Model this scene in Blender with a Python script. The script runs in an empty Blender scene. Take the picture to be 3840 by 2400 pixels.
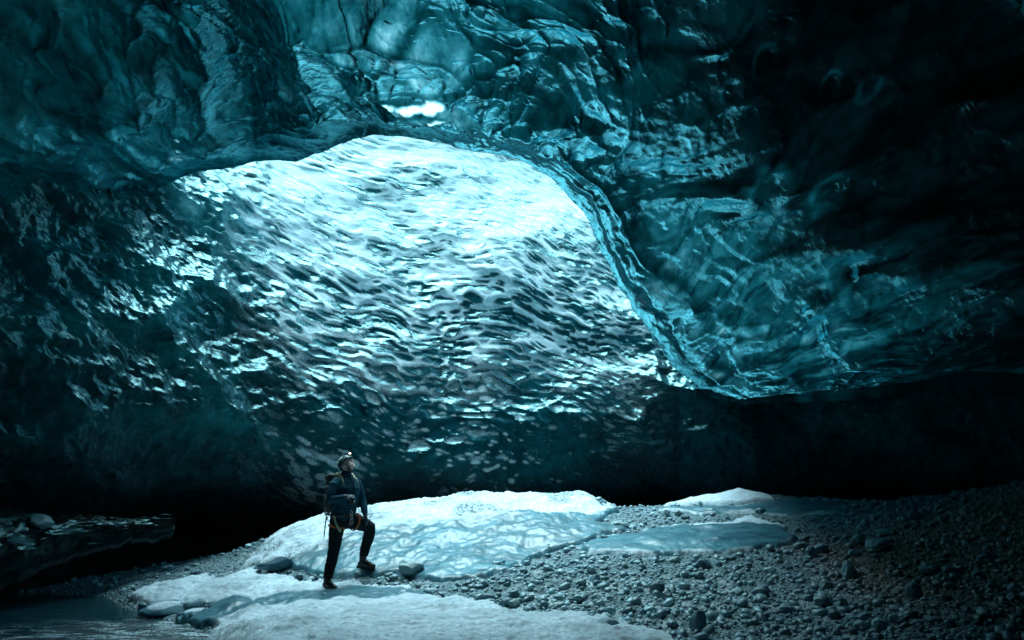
import bpy, math, random
import numpy as np
from mathutils import Vector, Matrix

random.seed(7)
rng = np.random.default_rng(11)
scene = bpy.context.scene
COL = scene.collection
R = math.radians
EYE = np.array([0.0, 0.0, 1.6])
PITCH = R(12.3)
FPX = 683.0
CP, SP = math.cos(PITCH), math.sin(PITCH)

# ------------------------------------------------------------------ basics
def ray(px, py):
    """direction (y component not normalised) of a line of sight"""
    x = (px - 512.0) / FPX
    y = (320.0 - py) / FPX
    return np.array([x, CP - y * SP, SP + y * CP])

def pt(px, py, Y):
    d = ray(px, py)
    return EYE + d * (Y / d[1])

def sstep(a, b, x):
    t = np.clip((x - a) / (b - a), 0, 1)
    return t * t * (3 - 2 * t)

def tag(o, label=None, cat=None, group=None, kind=None):
    if label: o['label'] = label
    if cat: o['category'] = cat
    if group: o['group'] = group
    if kind: o['kind'] = kind
    return o

def empty(name, loc=(0, 0, 0), rz=0):
    o = bpy.data.objects.new(name, None)
    COL.objects.link(o)
    o.location = loc
    o.rotation_euler = (0, 0, rz)
    return o

def np_mesh(name, V, F, mat=None, smooth=True, attrs=None, parent=None):
    """V (n,3), F (m,k) with constant k"""
    me = bpy.data.meshes.new(name)
    V = np.ascontiguousarray(V, dtype=np.float32)
    F = np.ascontiguousarray(F, dtype=np.int32)
    n, (m, k) = len(V), F.shape
    me.vertices.add(n)
    me.vertices.foreach_set('co', V.ravel())
    me.loops.add(m * k)
    me.loops.foreach_set('vertex_index', F.ravel())
    me.polygons.add(m)
    me.polygons.foreach_set('loop_start', np.arange(0, m * k, k, dtype=np.int32))
    me.update(calc_edges=True)
    me.polygons.foreach_set('use_smooth', np.full(m, smooth, dtype=bool))
    for a, arr in (attrs or {}).items():
        at = me.attributes.new(a, 'FLOAT', 'POINT')
        at.data.foreach_set('value', np.ascontiguousarray(arr, dtype=np.float32).ravel())
    if mat: me.materials.append(mat)
    o = bpy.data.objects.new(name, me)
    COL.objects.link(o)
    if parent is not None: o.parent = parent
    return o

def grid_faces(nu, nv, keep=None, wrap=False):
    i = np.arange(nu if wrap else nu - 1)
    j = np.arange(nv - 1)
    I, J = np.meshgrid(i, j, indexing='ij')
    I2 = (I + 1) % nu
    F = np.stack([I * nv + J, I2 * nv + J, I2 * nv + J + 1, I * nv + J + 1], -1).reshape(-1, 4)
    if keep is not None:
        k = keep.ravel()
        F = F[k[F].any(axis=1)]
    return F

def compact(V, F, attrs):
    used = np.zeros(len(V), bool)
    used[F.ravel()] = True
    idx = np.cumsum(used) - 1
    return V[used], idx[F], {k: a.ravel()[used] for k, a in attrs.items()}

# ------------------------------------------------------------------ noise
def _h(ix, iy, iz, seed):
    n = (ix.astype(np.uint32) * np.uint32(374761393) + iy.astype(np.uint32) * np.uint32(668265263)
         + iz.astype(np.uint32) * np.uint32(2246822519) + np.uint32((seed * 3266489917) & 0xffffffff))
    n = (n ^ (n >> np.uint32(13))) * np.uint32(1274126177)
    n = (n ^ (n >> np.uint32(15))) * np.uint32(2654435761)
    return n ^ (n >> np.uint32(16))

def _hf(ix, iy, iz, seed):
    return _h(ix, iy, iz, seed).astype(np.float32) / np.float32(4294967295.0)

def vnoise(x, y, z, seed=0):
    """value noise, -1..1"""
    x = np.asarray(x, np.float32); y = np.asarray(y, np.float32) + 0 * x; z = np.asarray(z, np.float32) + 0 * x
    fx, fy, fz = np.floor(x), np.floor(y), np.floor(z)
    ix, iy, iz = fx.astype(np.int64), fy.astype(np.int64), fz.astype(np.int64)
    tx, ty, tz = x - fx, y - fy, z - fz
    tx = tx * tx * tx * (tx * (tx * 6 - 15) + 10)
    ty = ty * ty * ty * (ty * (ty * 6 - 15) + 10)
    tz = tz * tz * tz * (tz * (tz * 6 - 15) + 10)
    out = 0
    for a in (0, 1):
        wa = tx if a else 1 - tx
        for b in (0, 1):
            wb = wa * (ty if b else 1 - ty)
            for c in (0, 1):
                out = out + wb * (tz if c else 1 - tz) * _hf(ix + a, iy + b, iz + c, seed)
    return out * 2 - 1

def fbm(x, y, z, oct=4, seed=0, gain=0.5, lac=2.03):
    s, a, n = 0, 1.0, 0
    for i in range(oct):
        s = s + a * vnoise(x, y, z, seed + i * 17)
        n += a; a *= gain
        x, y, z = x * lac + 3.1, y * lac + 7.7, np.asarray(z) * lac + 1.3
    return s / n

def worley2(x, y, seed=0, jit=0.9):
    fx, fy = np.floor(x), np.floor(y)
    ix, iy = fx.astype(np.int64), fy.astype(np.int64)
    f1 = np.full(x.shape, 9.0, np.float32); f2 = f1.copy(); idv = f1 * 0
    dxb = f1 * 0; dyb = f1 * 0
    z0 = np.zeros_like(ix)
    for a in (-1, 0, 1):
        for b in (-1, 0, 1):
            cx, cy = ix + a, iy + b
            px = cx + 0.5 + (_hf(cx, cy, z0, seed) - .5) * jit
            py = cy + 0.5 + (_hf(cx, cy, z0 + 1, seed) - .5) * jit
            dx, dy = px - x, py - y
            d = dx * dx + dy * dy
            closer = d < f1
            f2 = np.where(closer, f1, np.minimum(f2, d))
            idv = np.where(closer, _hf(cx, cy, z0 + 2, seed), idv)
            dxb = np.where(closer, dx, dxb); dyb = np.where(closer, dy, dyb)
            f1 = np.where(closer, d, f1)
    return np.sqrt(f1), np.sqrt(f2), idv, dxb, dyb

def worley3(x, y, z, seed=0, jit=0.9):
    fx, fy, fz = np.floor(x), np.floor(y), np.floor(z)
    ix, iy, iz = fx.astype(np.int64), fy.astype(np.int64), fz.astype(np.int64)
    f1 = np.full(x.shape, 9.0, np.float32); f2 = f1.copy(); idv = f1 * 0
    for a in (-1, 0, 1):
        for b in (-1, 0, 1):
            for c in (-1, 0, 1):
                cx, cy, cz = ix + a, iy + b, iz + c
                d = ((cx + .5 + (_hf(cx, cy, cz, seed) - .5) * jit - x) ** 2
                     + (cy + .5 + (_hf(cx, cy, cz, seed + 5) - .5) * jit - y) ** 2
                     + (cz + .5 + (_hf(cx, cy, cz, seed + 9) - .5) * jit - z) ** 2)
                closer = d < f1
                f2 = np.where(closer, f1, np.minimum(f2, d))
                idv = np.where(closer, _hf(cx, cy, cz, seed + 13), idv)
                f1 = np.where(closer, d, f1)
    return np.sqrt(f1), np.sqrt(f2), idv

class RBF:
    def __init__(s, C, v, power=1, smooth=0.0):
        s.C = np.asarray(C, float); v = np.asarray(v, float); s.p = power
        n, d = s.C.shape
        D = np.linalg.norm(s.C[:, None] - s.C[None], axis=-1) ** power
        A = np.zeros((n + d + 1, n + d + 1))
        A[:n, :n] = D - smooth * np.eye(n) * (1 if power == 1 else -1)
        A[:n, n] = 1; A[n, :n] = 1
        A[:n, n + 1:] = s.C; A[n + 1:, :n] = s.C.T
        s.w = np.linalg.lstsq(A, np.concatenate([v, np.zeros(d + 1)]), rcond=None)[0]
    def __call__(s, P):
        sh = P.shape[:-1]; P = P.reshape(-1, P.shape[-1])
        n = len(s.C); out = s.w[n] + P @ s.w[n + 1:]
        for i in range(n):
            out = out + s.w[i] * np.linalg.norm(P - s.C[i], axis=1) ** s.p
        return out.reshape(sh)

def blobs(P, C, base=0.0):
    """sum-normalised soft patches in space: C = list of (point, radius, value)"""
    W = np.full(P.shape[:-1], 1e-3); S = W * base
    for c, r, v in C:
        d2 = ((P - np.asarray(c)) ** 2).sum(-1) / (r * r)
        w = np.exp(-d2)
        W = W + w; S = S + w * v
    return S / W

def grid_normals(P):
    du = np.gradient(P, axis=0); dv = np.gradient(P, axis=1)
    n = np.cross(du, dv)
    return n / (np.linalg.norm(n, axis=-1, keepdims=True) + 1e-9)

def catmull(pts, n):
    pts = np.asarray(pts, float)
    P = np.vstack([2 * pts[0] - pts[1], pts, 2 * pts[-1] - pts[-2]])
    m = len(pts) - 1
    t = np.linspace(0, m, n); i = np.minimum(t.astype(int), m - 1); f = (t - i)[:, None]
    a, b, c, d = P[i], P[i + 1], P[i + 2], P[i + 3]
    return 0.5 * (2 * b + (c - a) * f + (2 * a - 5 * b + 4 * c - d) * f ** 2 + (3 * b - a - 3 * c + d) * f ** 3)

# ------------------------------------------------------------------ materials
def new_mat(name):
    m = bpy.data.materials.new(name); m.use_nodes = True
    nt = m.node_tree; nt.nodes.clear()
    return m, nt

def N(nt, typ, **kw):
    n = nt.nodes.new(typ)
    for k, v in kw.items():
        if k in n.inputs: n.inputs[k].default_value = v
        else: setattr(n, k, v)
    return n

def L(nt, a, b): nt.links.new(a, b)

def attr(nt, name):
    return N(nt, 'ShaderNodeAttribute', attribute_name=name).outputs['Fac']

def math_(nt, op, a, b=None, clamp=False):
    n = N(nt, 'ShaderNodeMath', operation=op); n.use_clamp = clamp
    for i, v in enumerate((a, b)):
        if v is None: continue
        if hasattr(v, 'links') or isinstance(v, bpy.types.NodeSocket): L(nt, v, n.inputs[i])
        else: n.inputs[i].default_value = v
    return n.outputs[0]

def mixc(nt, f, a, b):
    n = N(nt, 'ShaderNodeMix', data_type='RGBA')
    for sock, v in ((n.inputs[0], f), (n.inputs[6], a), (n.inputs[7], b)):
        if isinstance(v, bpy.types.NodeSocket): L(nt, v, sock)
        elif isinstance(v, (int, float)): sock.default_value = v
        else: sock.default_value = (*v, 1)
    return n.outputs[2]

def ramp(nt, f, *stops):
    n = N(nt, 'ShaderNodeValToRGB')
    e = n.color_ramp.elements
    while len(e) < len(stops): e.new(0.5)
    for el, (p, c) in zip(e, stops):
        el.position = p
        el.color = (c, c, c, 1) if isinstance(c, (int, float)) else (*c, 1)
    L(nt, f, n.inputs[0])
    return n.outputs[0]

def coords(nt, scale=(1, 1, 1), rot=(0, 0, 0)):
    tc = N(nt, 'ShaderNodeTexCoord')
    mp = N(nt, 'ShaderNodeMapping')
    mp.inputs['Scale'].default_value = scale
    mp.inputs['Rotation'].default_value = rot
    L(nt, tc.outputs['Object'], mp.inputs[0])
    return mp.outputs[0]

def noise(nt, vec, scale, detail=4, rough=0.55, dist=0.0):
    n = N(nt, 'ShaderNodeTexNoise', Scale=scale, Detail=detail, Roughness=rough, Distortion=dist)
    L(nt, vec, n.inputs['Vector'])
    return n.outputs[0]

def ice_material(name, deep=(0.001, 0.022, 0.028), glow_col=(0.02, 0.44, 0.56), white=(0.66, 0.72, 0.74),
                 gloss=0.16, bump=0.25, stretch=(1, 1, 1), speck=1.0, shine=1.0, glint=(0.22, 0.74, 0.82)):
    m, nt = new_mat(name)
    frost = attr(nt, 'frost'); thin = attr(nt, 'thin')  # second attribute: hand-painted brightness of the back-lit ice
    dirt = attr(nt, 'dirt')  # real dirt at the wall foot, painted shade elsewhere
    vec = coords(nt)
    vs = coords(nt, stretch)
    n1 = noise(nt, vs, 2.2, 6, 0.6, 0.6)
    n2 = noise(nt, vs, 9.0, 6, 0.65, 0.4)
    n3 = noise(nt, vec, 34.0, 3, 0.6)
    # frost has a ragged grainy edge
    g = math_(nt, 'MULTIPLY', math_(nt, 'SUBTRACT', n3, 0.5), 1.3 * speck)
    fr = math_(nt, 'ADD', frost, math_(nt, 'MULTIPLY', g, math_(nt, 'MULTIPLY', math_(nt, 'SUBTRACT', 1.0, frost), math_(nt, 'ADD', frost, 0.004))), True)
    fr = math_(nt, 'ADD', fr, 0.0, True)
    # clear ice: cloudy inclusions of bubbles
    cl = ramp(nt, n1, (0.32, 0.0), (0.68, 1.0))
    body = mixc(nt, cl, deep, tuple(min(1, c * 2.6) for c in deep))
    body = mixc(nt, math_(nt, 'MULTIPLY', ramp(nt, n2, (0.5, 0.0), (0.75, 1.0)), 0.22), body, (0.02, 0.18, 0.22))
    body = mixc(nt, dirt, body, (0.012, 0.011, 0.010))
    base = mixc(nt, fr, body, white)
    bp = N(nt, 'ShaderNodeBump', Strength=bump, Distance=0.06)
    hh = math_(nt, 'ADD', math_(nt, 'MULTIPLY', n1, 1.2), math_(nt, 'MULTIPLY', n2, 0.5))
    hh = math_(nt, 'ADD', hh, math_(nt, 'MULTIPLY', n3, math_(nt, 'ADD', math_(nt, 'MULTIPLY', fr, 0.25), 0.03)))
    L(nt, hh, bp.inputs['Height'])
    df = N(nt, 'ShaderNodeBsdfDiffuse'); L(nt, base, df.inputs[0]); L(nt, bp.outputs[0], df.inputs['Normal'])
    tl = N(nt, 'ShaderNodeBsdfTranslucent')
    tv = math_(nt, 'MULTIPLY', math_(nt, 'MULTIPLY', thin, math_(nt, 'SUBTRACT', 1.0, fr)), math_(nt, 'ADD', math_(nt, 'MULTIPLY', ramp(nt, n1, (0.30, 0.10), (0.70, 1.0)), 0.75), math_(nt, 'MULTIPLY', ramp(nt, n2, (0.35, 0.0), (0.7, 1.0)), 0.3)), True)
    tcol = mixc(nt, tv, glow_col, (0.75, 0.95, 1.0))
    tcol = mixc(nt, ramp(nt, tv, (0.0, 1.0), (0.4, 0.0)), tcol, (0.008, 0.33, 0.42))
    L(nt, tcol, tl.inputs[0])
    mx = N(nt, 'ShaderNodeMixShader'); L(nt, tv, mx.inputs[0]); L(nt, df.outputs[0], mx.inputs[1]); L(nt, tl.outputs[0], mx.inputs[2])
    gl = N(nt, 'ShaderNodeBsdfGlossy'); gl.inputs['Color'].default_value = (*glint, 1)
    L(nt, bp.outputs[0], gl.inputs['Normal'])
    rg = math_(nt, 'ADD', math_(nt, 'MULTIPLY', fr, 0.5), math_(nt, 'MULTIPLY', ramp(nt, n2, (0.3, 0.6), (0.7, 1.4)), gloss))
    L(nt, rg, gl.inputs['Roughness'])
    fn = N(nt, 'ShaderNodeFresnel', IOR=1.38); L(nt, bp.outputs[0], fn.inputs['Normal'])
    fx = math_(nt, 'MULTIPLY', fn.outputs[0], math_(nt, 'SUBTRACT', shine, math_(nt, 'MULTIPLY', fr, 0.85 * shine)), True)
    fx = math_(nt, 'MULTIPLY', fx, math_(nt, 'SUBTRACT', 1.0, math_(nt, 'MULTIPLY', dirt, 0.6)), True)
    m2 = N(nt, 'ShaderNodeMixShader'); L(nt, fx, m2.inputs[0]); L(nt, mx.outputs[0], m2.inputs[1]); L(nt, gl.outputs[0], m2.inputs[2])
    out = N(nt, 'ShaderNodeOutputMaterial'); L(nt, m2.outputs[0], out.inputs[0])
    return m

def simple_mat(name, col, rough=0.6, metal=0.0, spec=0.5, var=0.3, vscale=20, bump=0.0, bscale=60, emit=None):
    m, nt = new_mat(name)
    p = N(nt, 'ShaderNodeBsdfPrincipled', Roughness=rough, Metallic=metal)
    p.inputs['Specular IOR Level'].default_value = spec
    vec = coords(nt)
    f = noise(nt, vec, vscale, 4)
    L(nt, mixc(nt, f, tuple(c * (1 - var) for c in col), tuple(min(1, c * (1 + var)) for c in col)), p.inputs['Base Color'])
    if bump:
        b = N(nt, 'ShaderNodeBump', Strength=bump, Distance=0.01); L(nt, noise(nt, vec, bscale, 3), b.inputs['Height']); L(nt, b.outputs[0], p.inputs['Normal'])
    if emit:
        p.inputs['Emission Color'].default_value = (*emit[0], 1); p.inputs['Emission Strength'].default_value = emit[1]
    out = N(nt, 'ShaderNodeOutputMaterial'); L(nt, p.outputs[0], out.inputs[0])
    return m

def stone_material(name, k=1.0):
    m, nt = new_mat(name)
    p = N(nt, 'ShaderNodeBsdfPrincipled', Roughness=0.38)
    p.inputs['Specular IOR Level'].default_value = 0.6
    oi = N(nt, 'ShaderNodeObjectInfo')
    tone = math_(nt, 'ADD', attr(nt, 'tone'), math_(nt, 'MULTIPLY', oi.outputs['Random'], 0.0))
    c = ramp(nt, tone, (0.0, (0.05 * k, 0.07 * k, 0.08 * k)), (0.35, (0.13 * k, 0.17 * k, 0.185 * k)), (0.7, (0.24 * k, 0.28 * k, 0.29 * k)),
             (0.9, (0.26 * k, 0.25 * k, 0.23 * k)), (1.0, (0.48 * k, 0.50 * k, 0.50 * k)))
    vec = coords(nt)
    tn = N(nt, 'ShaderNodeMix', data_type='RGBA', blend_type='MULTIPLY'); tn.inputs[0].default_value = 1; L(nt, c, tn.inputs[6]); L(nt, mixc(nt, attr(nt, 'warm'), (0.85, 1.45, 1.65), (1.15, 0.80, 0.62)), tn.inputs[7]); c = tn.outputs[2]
    c = mixc(nt, math_(nt, 'MULTIPLY', noise(nt, vec, 55, 5, 0.65), 0.5), c, (0.05 * k, 0.06 * k, 0.065 * k))
    L(nt, c, p.inputs['Base Color'])
    b = N(nt, 'ShaderNodeBump', Strength=0.35, Distance=0.01); L(nt, noise(nt, vec, 70, 4), b.inputs['Height']); L(nt, b.outputs[0], p.inputs['Normal'])
    out = N(nt, 'ShaderNodeOutputMaterial'); L(nt, p.outputs[0], out.inputs[0])
    return m

def gravel_material():
    m, nt = new_mat('gravel_ground')
    p = N(nt, 'ShaderNodeBsdfPrincipled', Roughness=0.7)
    vec = coords(nt)
    def vor(s, sd=1.0):
        v = N(nt, 'ShaderNodeTexVoronoi', Scale=s, Randomness=sd); L(nt, vec, v.inputs['Vector']); return v
    va, vb = vor(26), vor(60)
    tone = N(nt, 'ShaderNodeSeparateColor'); L(nt, va.outputs['Color'], tone.inputs[0])
    tone2 = N(nt, 'ShaderNodeSeparateColor'); L(nt, vb.outputs['Color'], tone2.inputs[0])
    c1 = ramp(nt, tone.outputs[0], (0, (0.03, 0.04, 0.042)), (0.5, (0.09, 0.11, 0.115)), (0.8, (0.16, 0.17, 0.17)), (1, (0.3, 0.31, 0.31)))
    c2 = ramp(nt, tone2.outputs[0], (0, (0.03, 0.035, 0.04)), (0.6, (0.10, 0.115, 0.12)), (1, (0.27, 0.27, 0.27)))
    c = mixc(nt, ramp(nt, noise(nt, vec, 5, 3), (0.4, 0.0), (0.6, 1.0)), c1, c2)
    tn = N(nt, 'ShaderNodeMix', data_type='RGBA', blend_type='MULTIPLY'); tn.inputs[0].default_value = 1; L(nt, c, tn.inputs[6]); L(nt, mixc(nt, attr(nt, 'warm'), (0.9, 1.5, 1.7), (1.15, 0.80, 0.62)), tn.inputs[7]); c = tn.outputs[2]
    c = mixc(nt, attr(nt, 'frost'), c, (0.55, 0.66, 0.70))
    L(nt, c, p.inputs['Base Color'])
    h = math_(nt, 'SUBTRACT', 1.0, math_(nt, 'ADD', math_(nt, 'MULTIPLY', va.outputs['Distance'], 1.0), math_(nt, 'MULTIPLY', vb.outputs['Distance'], 0.5)))
    b = N(nt, 'ShaderNodeBump', Strength=1.0, Distance=0.035); L(nt, h, b.inputs['Height']); L(nt, b.outputs[0], p.inputs['Normal'])
    out = N(nt, 'ShaderNodeOutputMaterial'); L(nt, p.outputs[0], out.inputs[0])
    return m

def snow_material():
    m, nt = new_mat('snow_and_glaze')
    vec = coords(nt)
    glaze = attr(nt, 'glaze'); grit = attr(nt, 'grit')
    n1 = noise(nt, vec, 3.0, 6, 0.6, 0.5); n2 = noise(nt, vec, 22, 5, 0.65); n3 = noise(nt, vec, 90, 3, 0.6)
    vst = coords(nt, (0.6, 3.0, 1.0), (0, 0, R(-14)))
    n4 = noise(nt, vst, 2.6, 7, 0.62, 0.5)
    snow = mixc(nt, ramp(nt, n2, (0.35, 0.0), (0.7, 1.0)), (0.34, 0.48, 0.56), (0.70, 0.80, 0.85))
    ice = mixc(nt, ramp(nt, n4, (0.35, 0.0), (0.72, 1.0)), (0.008, 0.075, 0.11), (0.055, 0.22, 0.28))
    ice = mixc(nt, ramp(nt, n3, (0.56, 0.0), (0.72, 0.75)), ice, (0.50, 0.64, 0.70))
    gz = math_(nt, 'ADD', glaze, math_(nt, 'MULTIPLY', math_(nt, 'SUBTRACT', n4, 0.5), 0.9), True)
    gz = ramp(nt, gz, (0.36, 0.0), (0.62, 1.0))
    c = mixc(nt, gz, snow, ice)
    gr = math_(nt, 'MULTIPLY', ramp(nt, math_(nt, 'ADD', math_(nt, 'MULTIPLY', n2, 0.6), math_(nt, 'MULTIPLY', n3, 0.4)), (0.475, 0.0), (0.53, 1.0)), grit)
    c = mixc(nt, gr, c, (0.06, 0.11, 0.13))
    p = N(nt, 'ShaderNodeBsdfPrincipled')
    L(nt, c, p.inputs['Base Color'])
    L(nt, math_(nt, 'SUBTRACT', 0.75, math_(nt, 'MULTIPLY', gz, 0.42)), p.inputs['Roughness'])
    b = N(nt, 'ShaderNodeBump', Distance=0.05); L(nt, math_(nt, 'SUBTRACT', 0.6, math_(nt, 'MULTIPLY', gz, 0.38)), b.inputs['Strength'])
    h = math_(nt, 'ADD', math_(nt, 'MULTIPLY', n1, 1.0), math_(nt, 'ADD', math_(nt, 'MULTIPLY', n2, 0.5), math_(nt, 'MULTIPLY', n3, 0.12)))
    L(nt, h, b.inputs['Height']); L(nt, b.outputs[0], p.inputs['Normal'])
    out = N(nt, 'ShaderNodeOutputMaterial'); L(nt, p.outputs[0], out.inputs[0])
    return m

def water_material():
    m, nt = new_mat('melt_water')
    v = coords(nt, (0.55, 2.4, 1), (0, 0, R(-17)))
    v2 = coords(nt)
    p = N(nt, 'ShaderNodeBsdfPrincipled', Roughness=0.07)
    p.inputs['IOR'].default_value = 1.45
    n1 = noise(nt, v, 3.2, 5, 0.6, 0.4); n2 = noise(nt, v2, 26, 4, 0.6)
    rip = attr(nt, 'ripple')
    pale_ripple = math_(nt, 'MULTIPLY', math_(nt, 'MULTIPLY', ramp(nt, n1, (0.46, 0.0), (0.58, 1.0)), ramp(nt, n2, (0.42, 0.0), (0.54, 1.0))), rip)
    L(nt, mixc(nt, pale_ripple, (0.006, 0.042, 0.056), (0.5, 0.68, 0.75)), p.inputs['Base Color'])  # pale streaks along the ripples, mixed into the water colour
    b = N(nt, 'ShaderNodeBump', Distance=0.06); L(nt, math_(nt, 'ADD', math_(nt, 'MULTIPLY', rip, 0.8), 0.06), b.inputs['Strength'])
    L(nt, math_(nt, 'ADD', n1, math_(nt, 'MULTIPLY', n2, 0.5)), b.inputs['Height']); L(nt, b.outputs[0], p.inputs['Normal'])
    out = N(nt, 'ShaderNodeOutputMaterial'); L(nt, p.outputs[0], out.inputs[0])
    return m

# ------------------------------------------------------------------ ground heights
GC = []
def g_(px, py, Y): p = pt(px, py, Y); GC.append((p[0], p[1], p[2]))
# foot of the walker, front foot
GC.append((-2.55, 10.05, -0.15)); GC.extend([(-2.12, 10.5, 0.17), (-1.8, 10.7, 0.20), (-2.3, 10.75, 0.2)]); GC.append((-2.9, 9.6, -0.15)); GC.append((-2.0, 9.9, -0.06))
# crest of the snow mound
for a in ((241, 569, 11.3), (262, 546, 12.0), (296, 527, 12.5), (338, 514, 12.7), (381, 510, 12.8), (423, 503.6, 12.9),
          (465, 498, 13), (520, 496.5, 13.1), (580, 497, 13.2), (609, 506, 13.2), (640, 512, 13.2), (690, 502, 13.6), (740, 493.5, 13.8),
          (775, 496, 13.8), (820, 499, 13.6), (880, 503, 13.0), (930, 502, 11.6), (985, 496, 10.4), (1024, 489, 9.6)):
    g_(*a)
for x, y, z in ((-5, 14.5, 0), (-3, 15, 0.1), (-1, 15.4, 0.3), (1.5, 15.6, 0.5), (4, 16, 0.7), (7.5, 15.2, 0.8), (10, 12, 1.5), (11, 8, 2.0), (8.2, 9.5, 1.7),
                (7.5, 6.5, 1.5), (7, 3, 1.2), (5.2, 6.6, 0.70), (3.7, 5.6, 0.30), (4.3, 4.0, 0.35), (3.0, 5.6, -0.02), (0, 0, -0.1), (-3, 0, -0.25), (3, 0, 0.1), (7, -4, 0.8), (0, -8, 0),
                (-8, -6, -0.1), (-4, 5.5, -0.5), (-3.4, 7.5, -0.44), (-5, 8, -0.55), (-6.5, 9.5, -0.55), (-5.1, 9.8, -0.42), (-7, 11, -.5), (-5.4, 11.2, -0.14), (-4.8, 12.0, 0.08), (-8.5, 12, -0.45),
                (-8, 7, -0.35), (-9, 3, -0.3), (-1.3, 6.3, -0.13), (-0.9, 8, -0.04), (0.2, 6.2, -0.1), (0.3, 8.2, 0.02), (-2.4, 8.2, -0.1),
                (1.5, 7.4, 0.03), (2.3, 7.0, 0.02), (0.6, 10.2, 0.26), (1.8, 10.6, 0.50), (3.2, 10.4, 0.55), (3.4, 8.4, 0.28), (4.6, 10.6, 0.62),
                (-0.6, 11.0, 0.40), (-1.6, 11.6, 0.50), (-3.0, 11.4, 0.28), (1.2, 12.0, 0.75), (4.6, 8.2, 0.34)):
    GC.append((x, y, z))
# ice sheets seen at the right
for a in ((700, 540, 10.9), (620, 553, 10.1), (770, 530, 11.4), (560, 572, 9.3), (680, 520, 12.4)):
    g_(*a)
GC = np.array(GC)
_H = RBF(GC[:, :2], GC[:, 2], 1, smooth=0.03)
def Hbase(x, y):
    x = np.asarray(x, float); y = np.asarray(y, float)
    sh = x.shape
    x, y = x.ravel(), y.ravel()
    far = np.hypot(x, y)
    k = np.minimum(1, 15.9 / np.maximum(far, 1e-3))
    k = np.where(far > 17.5, 17.5 / np.maximum(far, 1e-3), 1.0)
    h = _H(np.stack([x * k, y * k], -1))
    h = h + 0.05 * fbm(x * 0.9, y * 0.9, 0, 3, 41) + 0.018 * fbm(x * 4, y * 4, 0, 3, 43)
    return h.reshape(sh)

def hit_ground(px, py, extra=0.0):
    d = ray(px, py)
    Ys = np.linspace(3.0, 20, 1701)
    P = EYE + d[None] * (Ys / d[1])[:, None]
    dz = P[:, 2] - Hbase(P[:, 0], P[:, 1]) - extra
    i = np.argmax(dz < 0) if (dz < 0).any() else len(Ys) - 1
    return P[i]

def wpoly(pix):
    return np.array([hit_ground(*p)[:2] if not isinstance(p, tuple) or len(p) == 2 else p[:2] for p in pix])

def sdf(poly, X, Y):
    """signed distance, positive inside"""
    sh = X.shape; x = X.ravel(); y = Y.ravel()
    d = np.full(x.shape, 1e9); inside = np.zeros(x.shape, bool)
    n = len(poly)
    for i in range(n):
        ax, ay = poly[i]; bx, by = poly[(i + 1) % n]
        ex, ey = bx - ax, by - ay
        t = np.clip(((x - ax) * ex + (y - ay) * ey) / (ex * ex + ey * ey + 1e-12), 0, 1)
        d = np.minimum(d, (x - ax - t * ex) ** 2 + (y - ay - t * ey) ** 2)
        c = ((ay > y) != (by > y)) & (x < (bx - ax) * (y - ay) / (by - ay + 1e-12) + ax)
        inside ^= c
    d = np.sqrt(d)
    return np.where(inside, d, -d).reshape(sh)

# outlines of the snow and glaze fields, as world polygons on the ground
def world(*p): return np.array(p, float)
mound = np.vstack([wpoly([(238, 571), (262, 560), (300, 571), (345, 577), (398, 574), (440, 583), (470, 580), (500, 573), (530, 560), (556, 552),
                          (600, 540), (626, 530), (600, 524), (618, 513), (612, 507)]),
                   world((1.6, 14.4), (-0.5, 14.6), (-2.8, 14.2), (-4.2, 12.9))])
glaze_m = wpoly([(262, 574), (300, 555), (345, 541), (400, 532), (480, 524), (545, 517), (600, 516), (625, 512), (632, 530), (600, 545), (556, 556), (500, 577), (440, 588), (340, 582)])
shelf = np.vstack([wpoly([(139, 598), (160, 588), (205, 579), (262, 577), (330, 584), (372, 589), (420, 596), (452, 603), (492, 609), (508, 618), (545, 622), (585, 622), (625, 628), (664, 637), (690, 655)]),
                   world((2.4, 5.2), (1.5, 3.5), (0, 2.0), (-1.6, 3.6), (-2.6, 5.0)), wpoly([(182, 640), (214, 630), (180, 622), (200, 614), (150, 611), (137, 606)])])
glaze_s = wpoly([(150, 612), (260, 607), (350, 592), (440, 600), (400, 606), (280, 612), (220, 622), (200, 632), (170, 650), (60, 650), (120, 618)])
farsnow = np.vstack([wpoly([(662, 507), (700, 505.5), (738, 505), (775, 501), (770, 497)]), world((4.9, 14.3), (3.4, 14.0))])
rice = wpoly([(575, 549), (600, 542), (640, 533), (690, 527), (750, 519), (782, 528), (800, 540), (784, 549), (720, 555), (650, 556), (610, 556)])
rice_white = wpoly([(690, 526), (750, 518), (776, 527), (740, 531), (690, 531)])
midice = wpoly([(660, 510), (740, 507), (800, 500), (850, 505), (846, 514), (790, 517), (740, 514), (700, 516)])
corner = np.vstack([wpoly([(-2, 622), (14, 624), (26, 630), (30, 638), (20, 655)]), world((-4.4, 4.0), (-5.6, 5.0))])
watp = world((-3.0, 8.4), (-3.8, 9.05), (-4.8, 9.75), (-5.5, 10.4), (-6.2, 11.2), (-8, 12), (-10.5, 12), (-10.5, 2), (-3, 2), (-2.5, 5), (-2.7, 7.5))

def Hground(x, y):
    h = Hbase(x, y)
    w = sdf(watp, np.asarray(x, float), np.asarray(y, float))
    return h - 0.45 * sstep(-0.15, 0.5, w)

WATER_Z = -0.36
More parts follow.
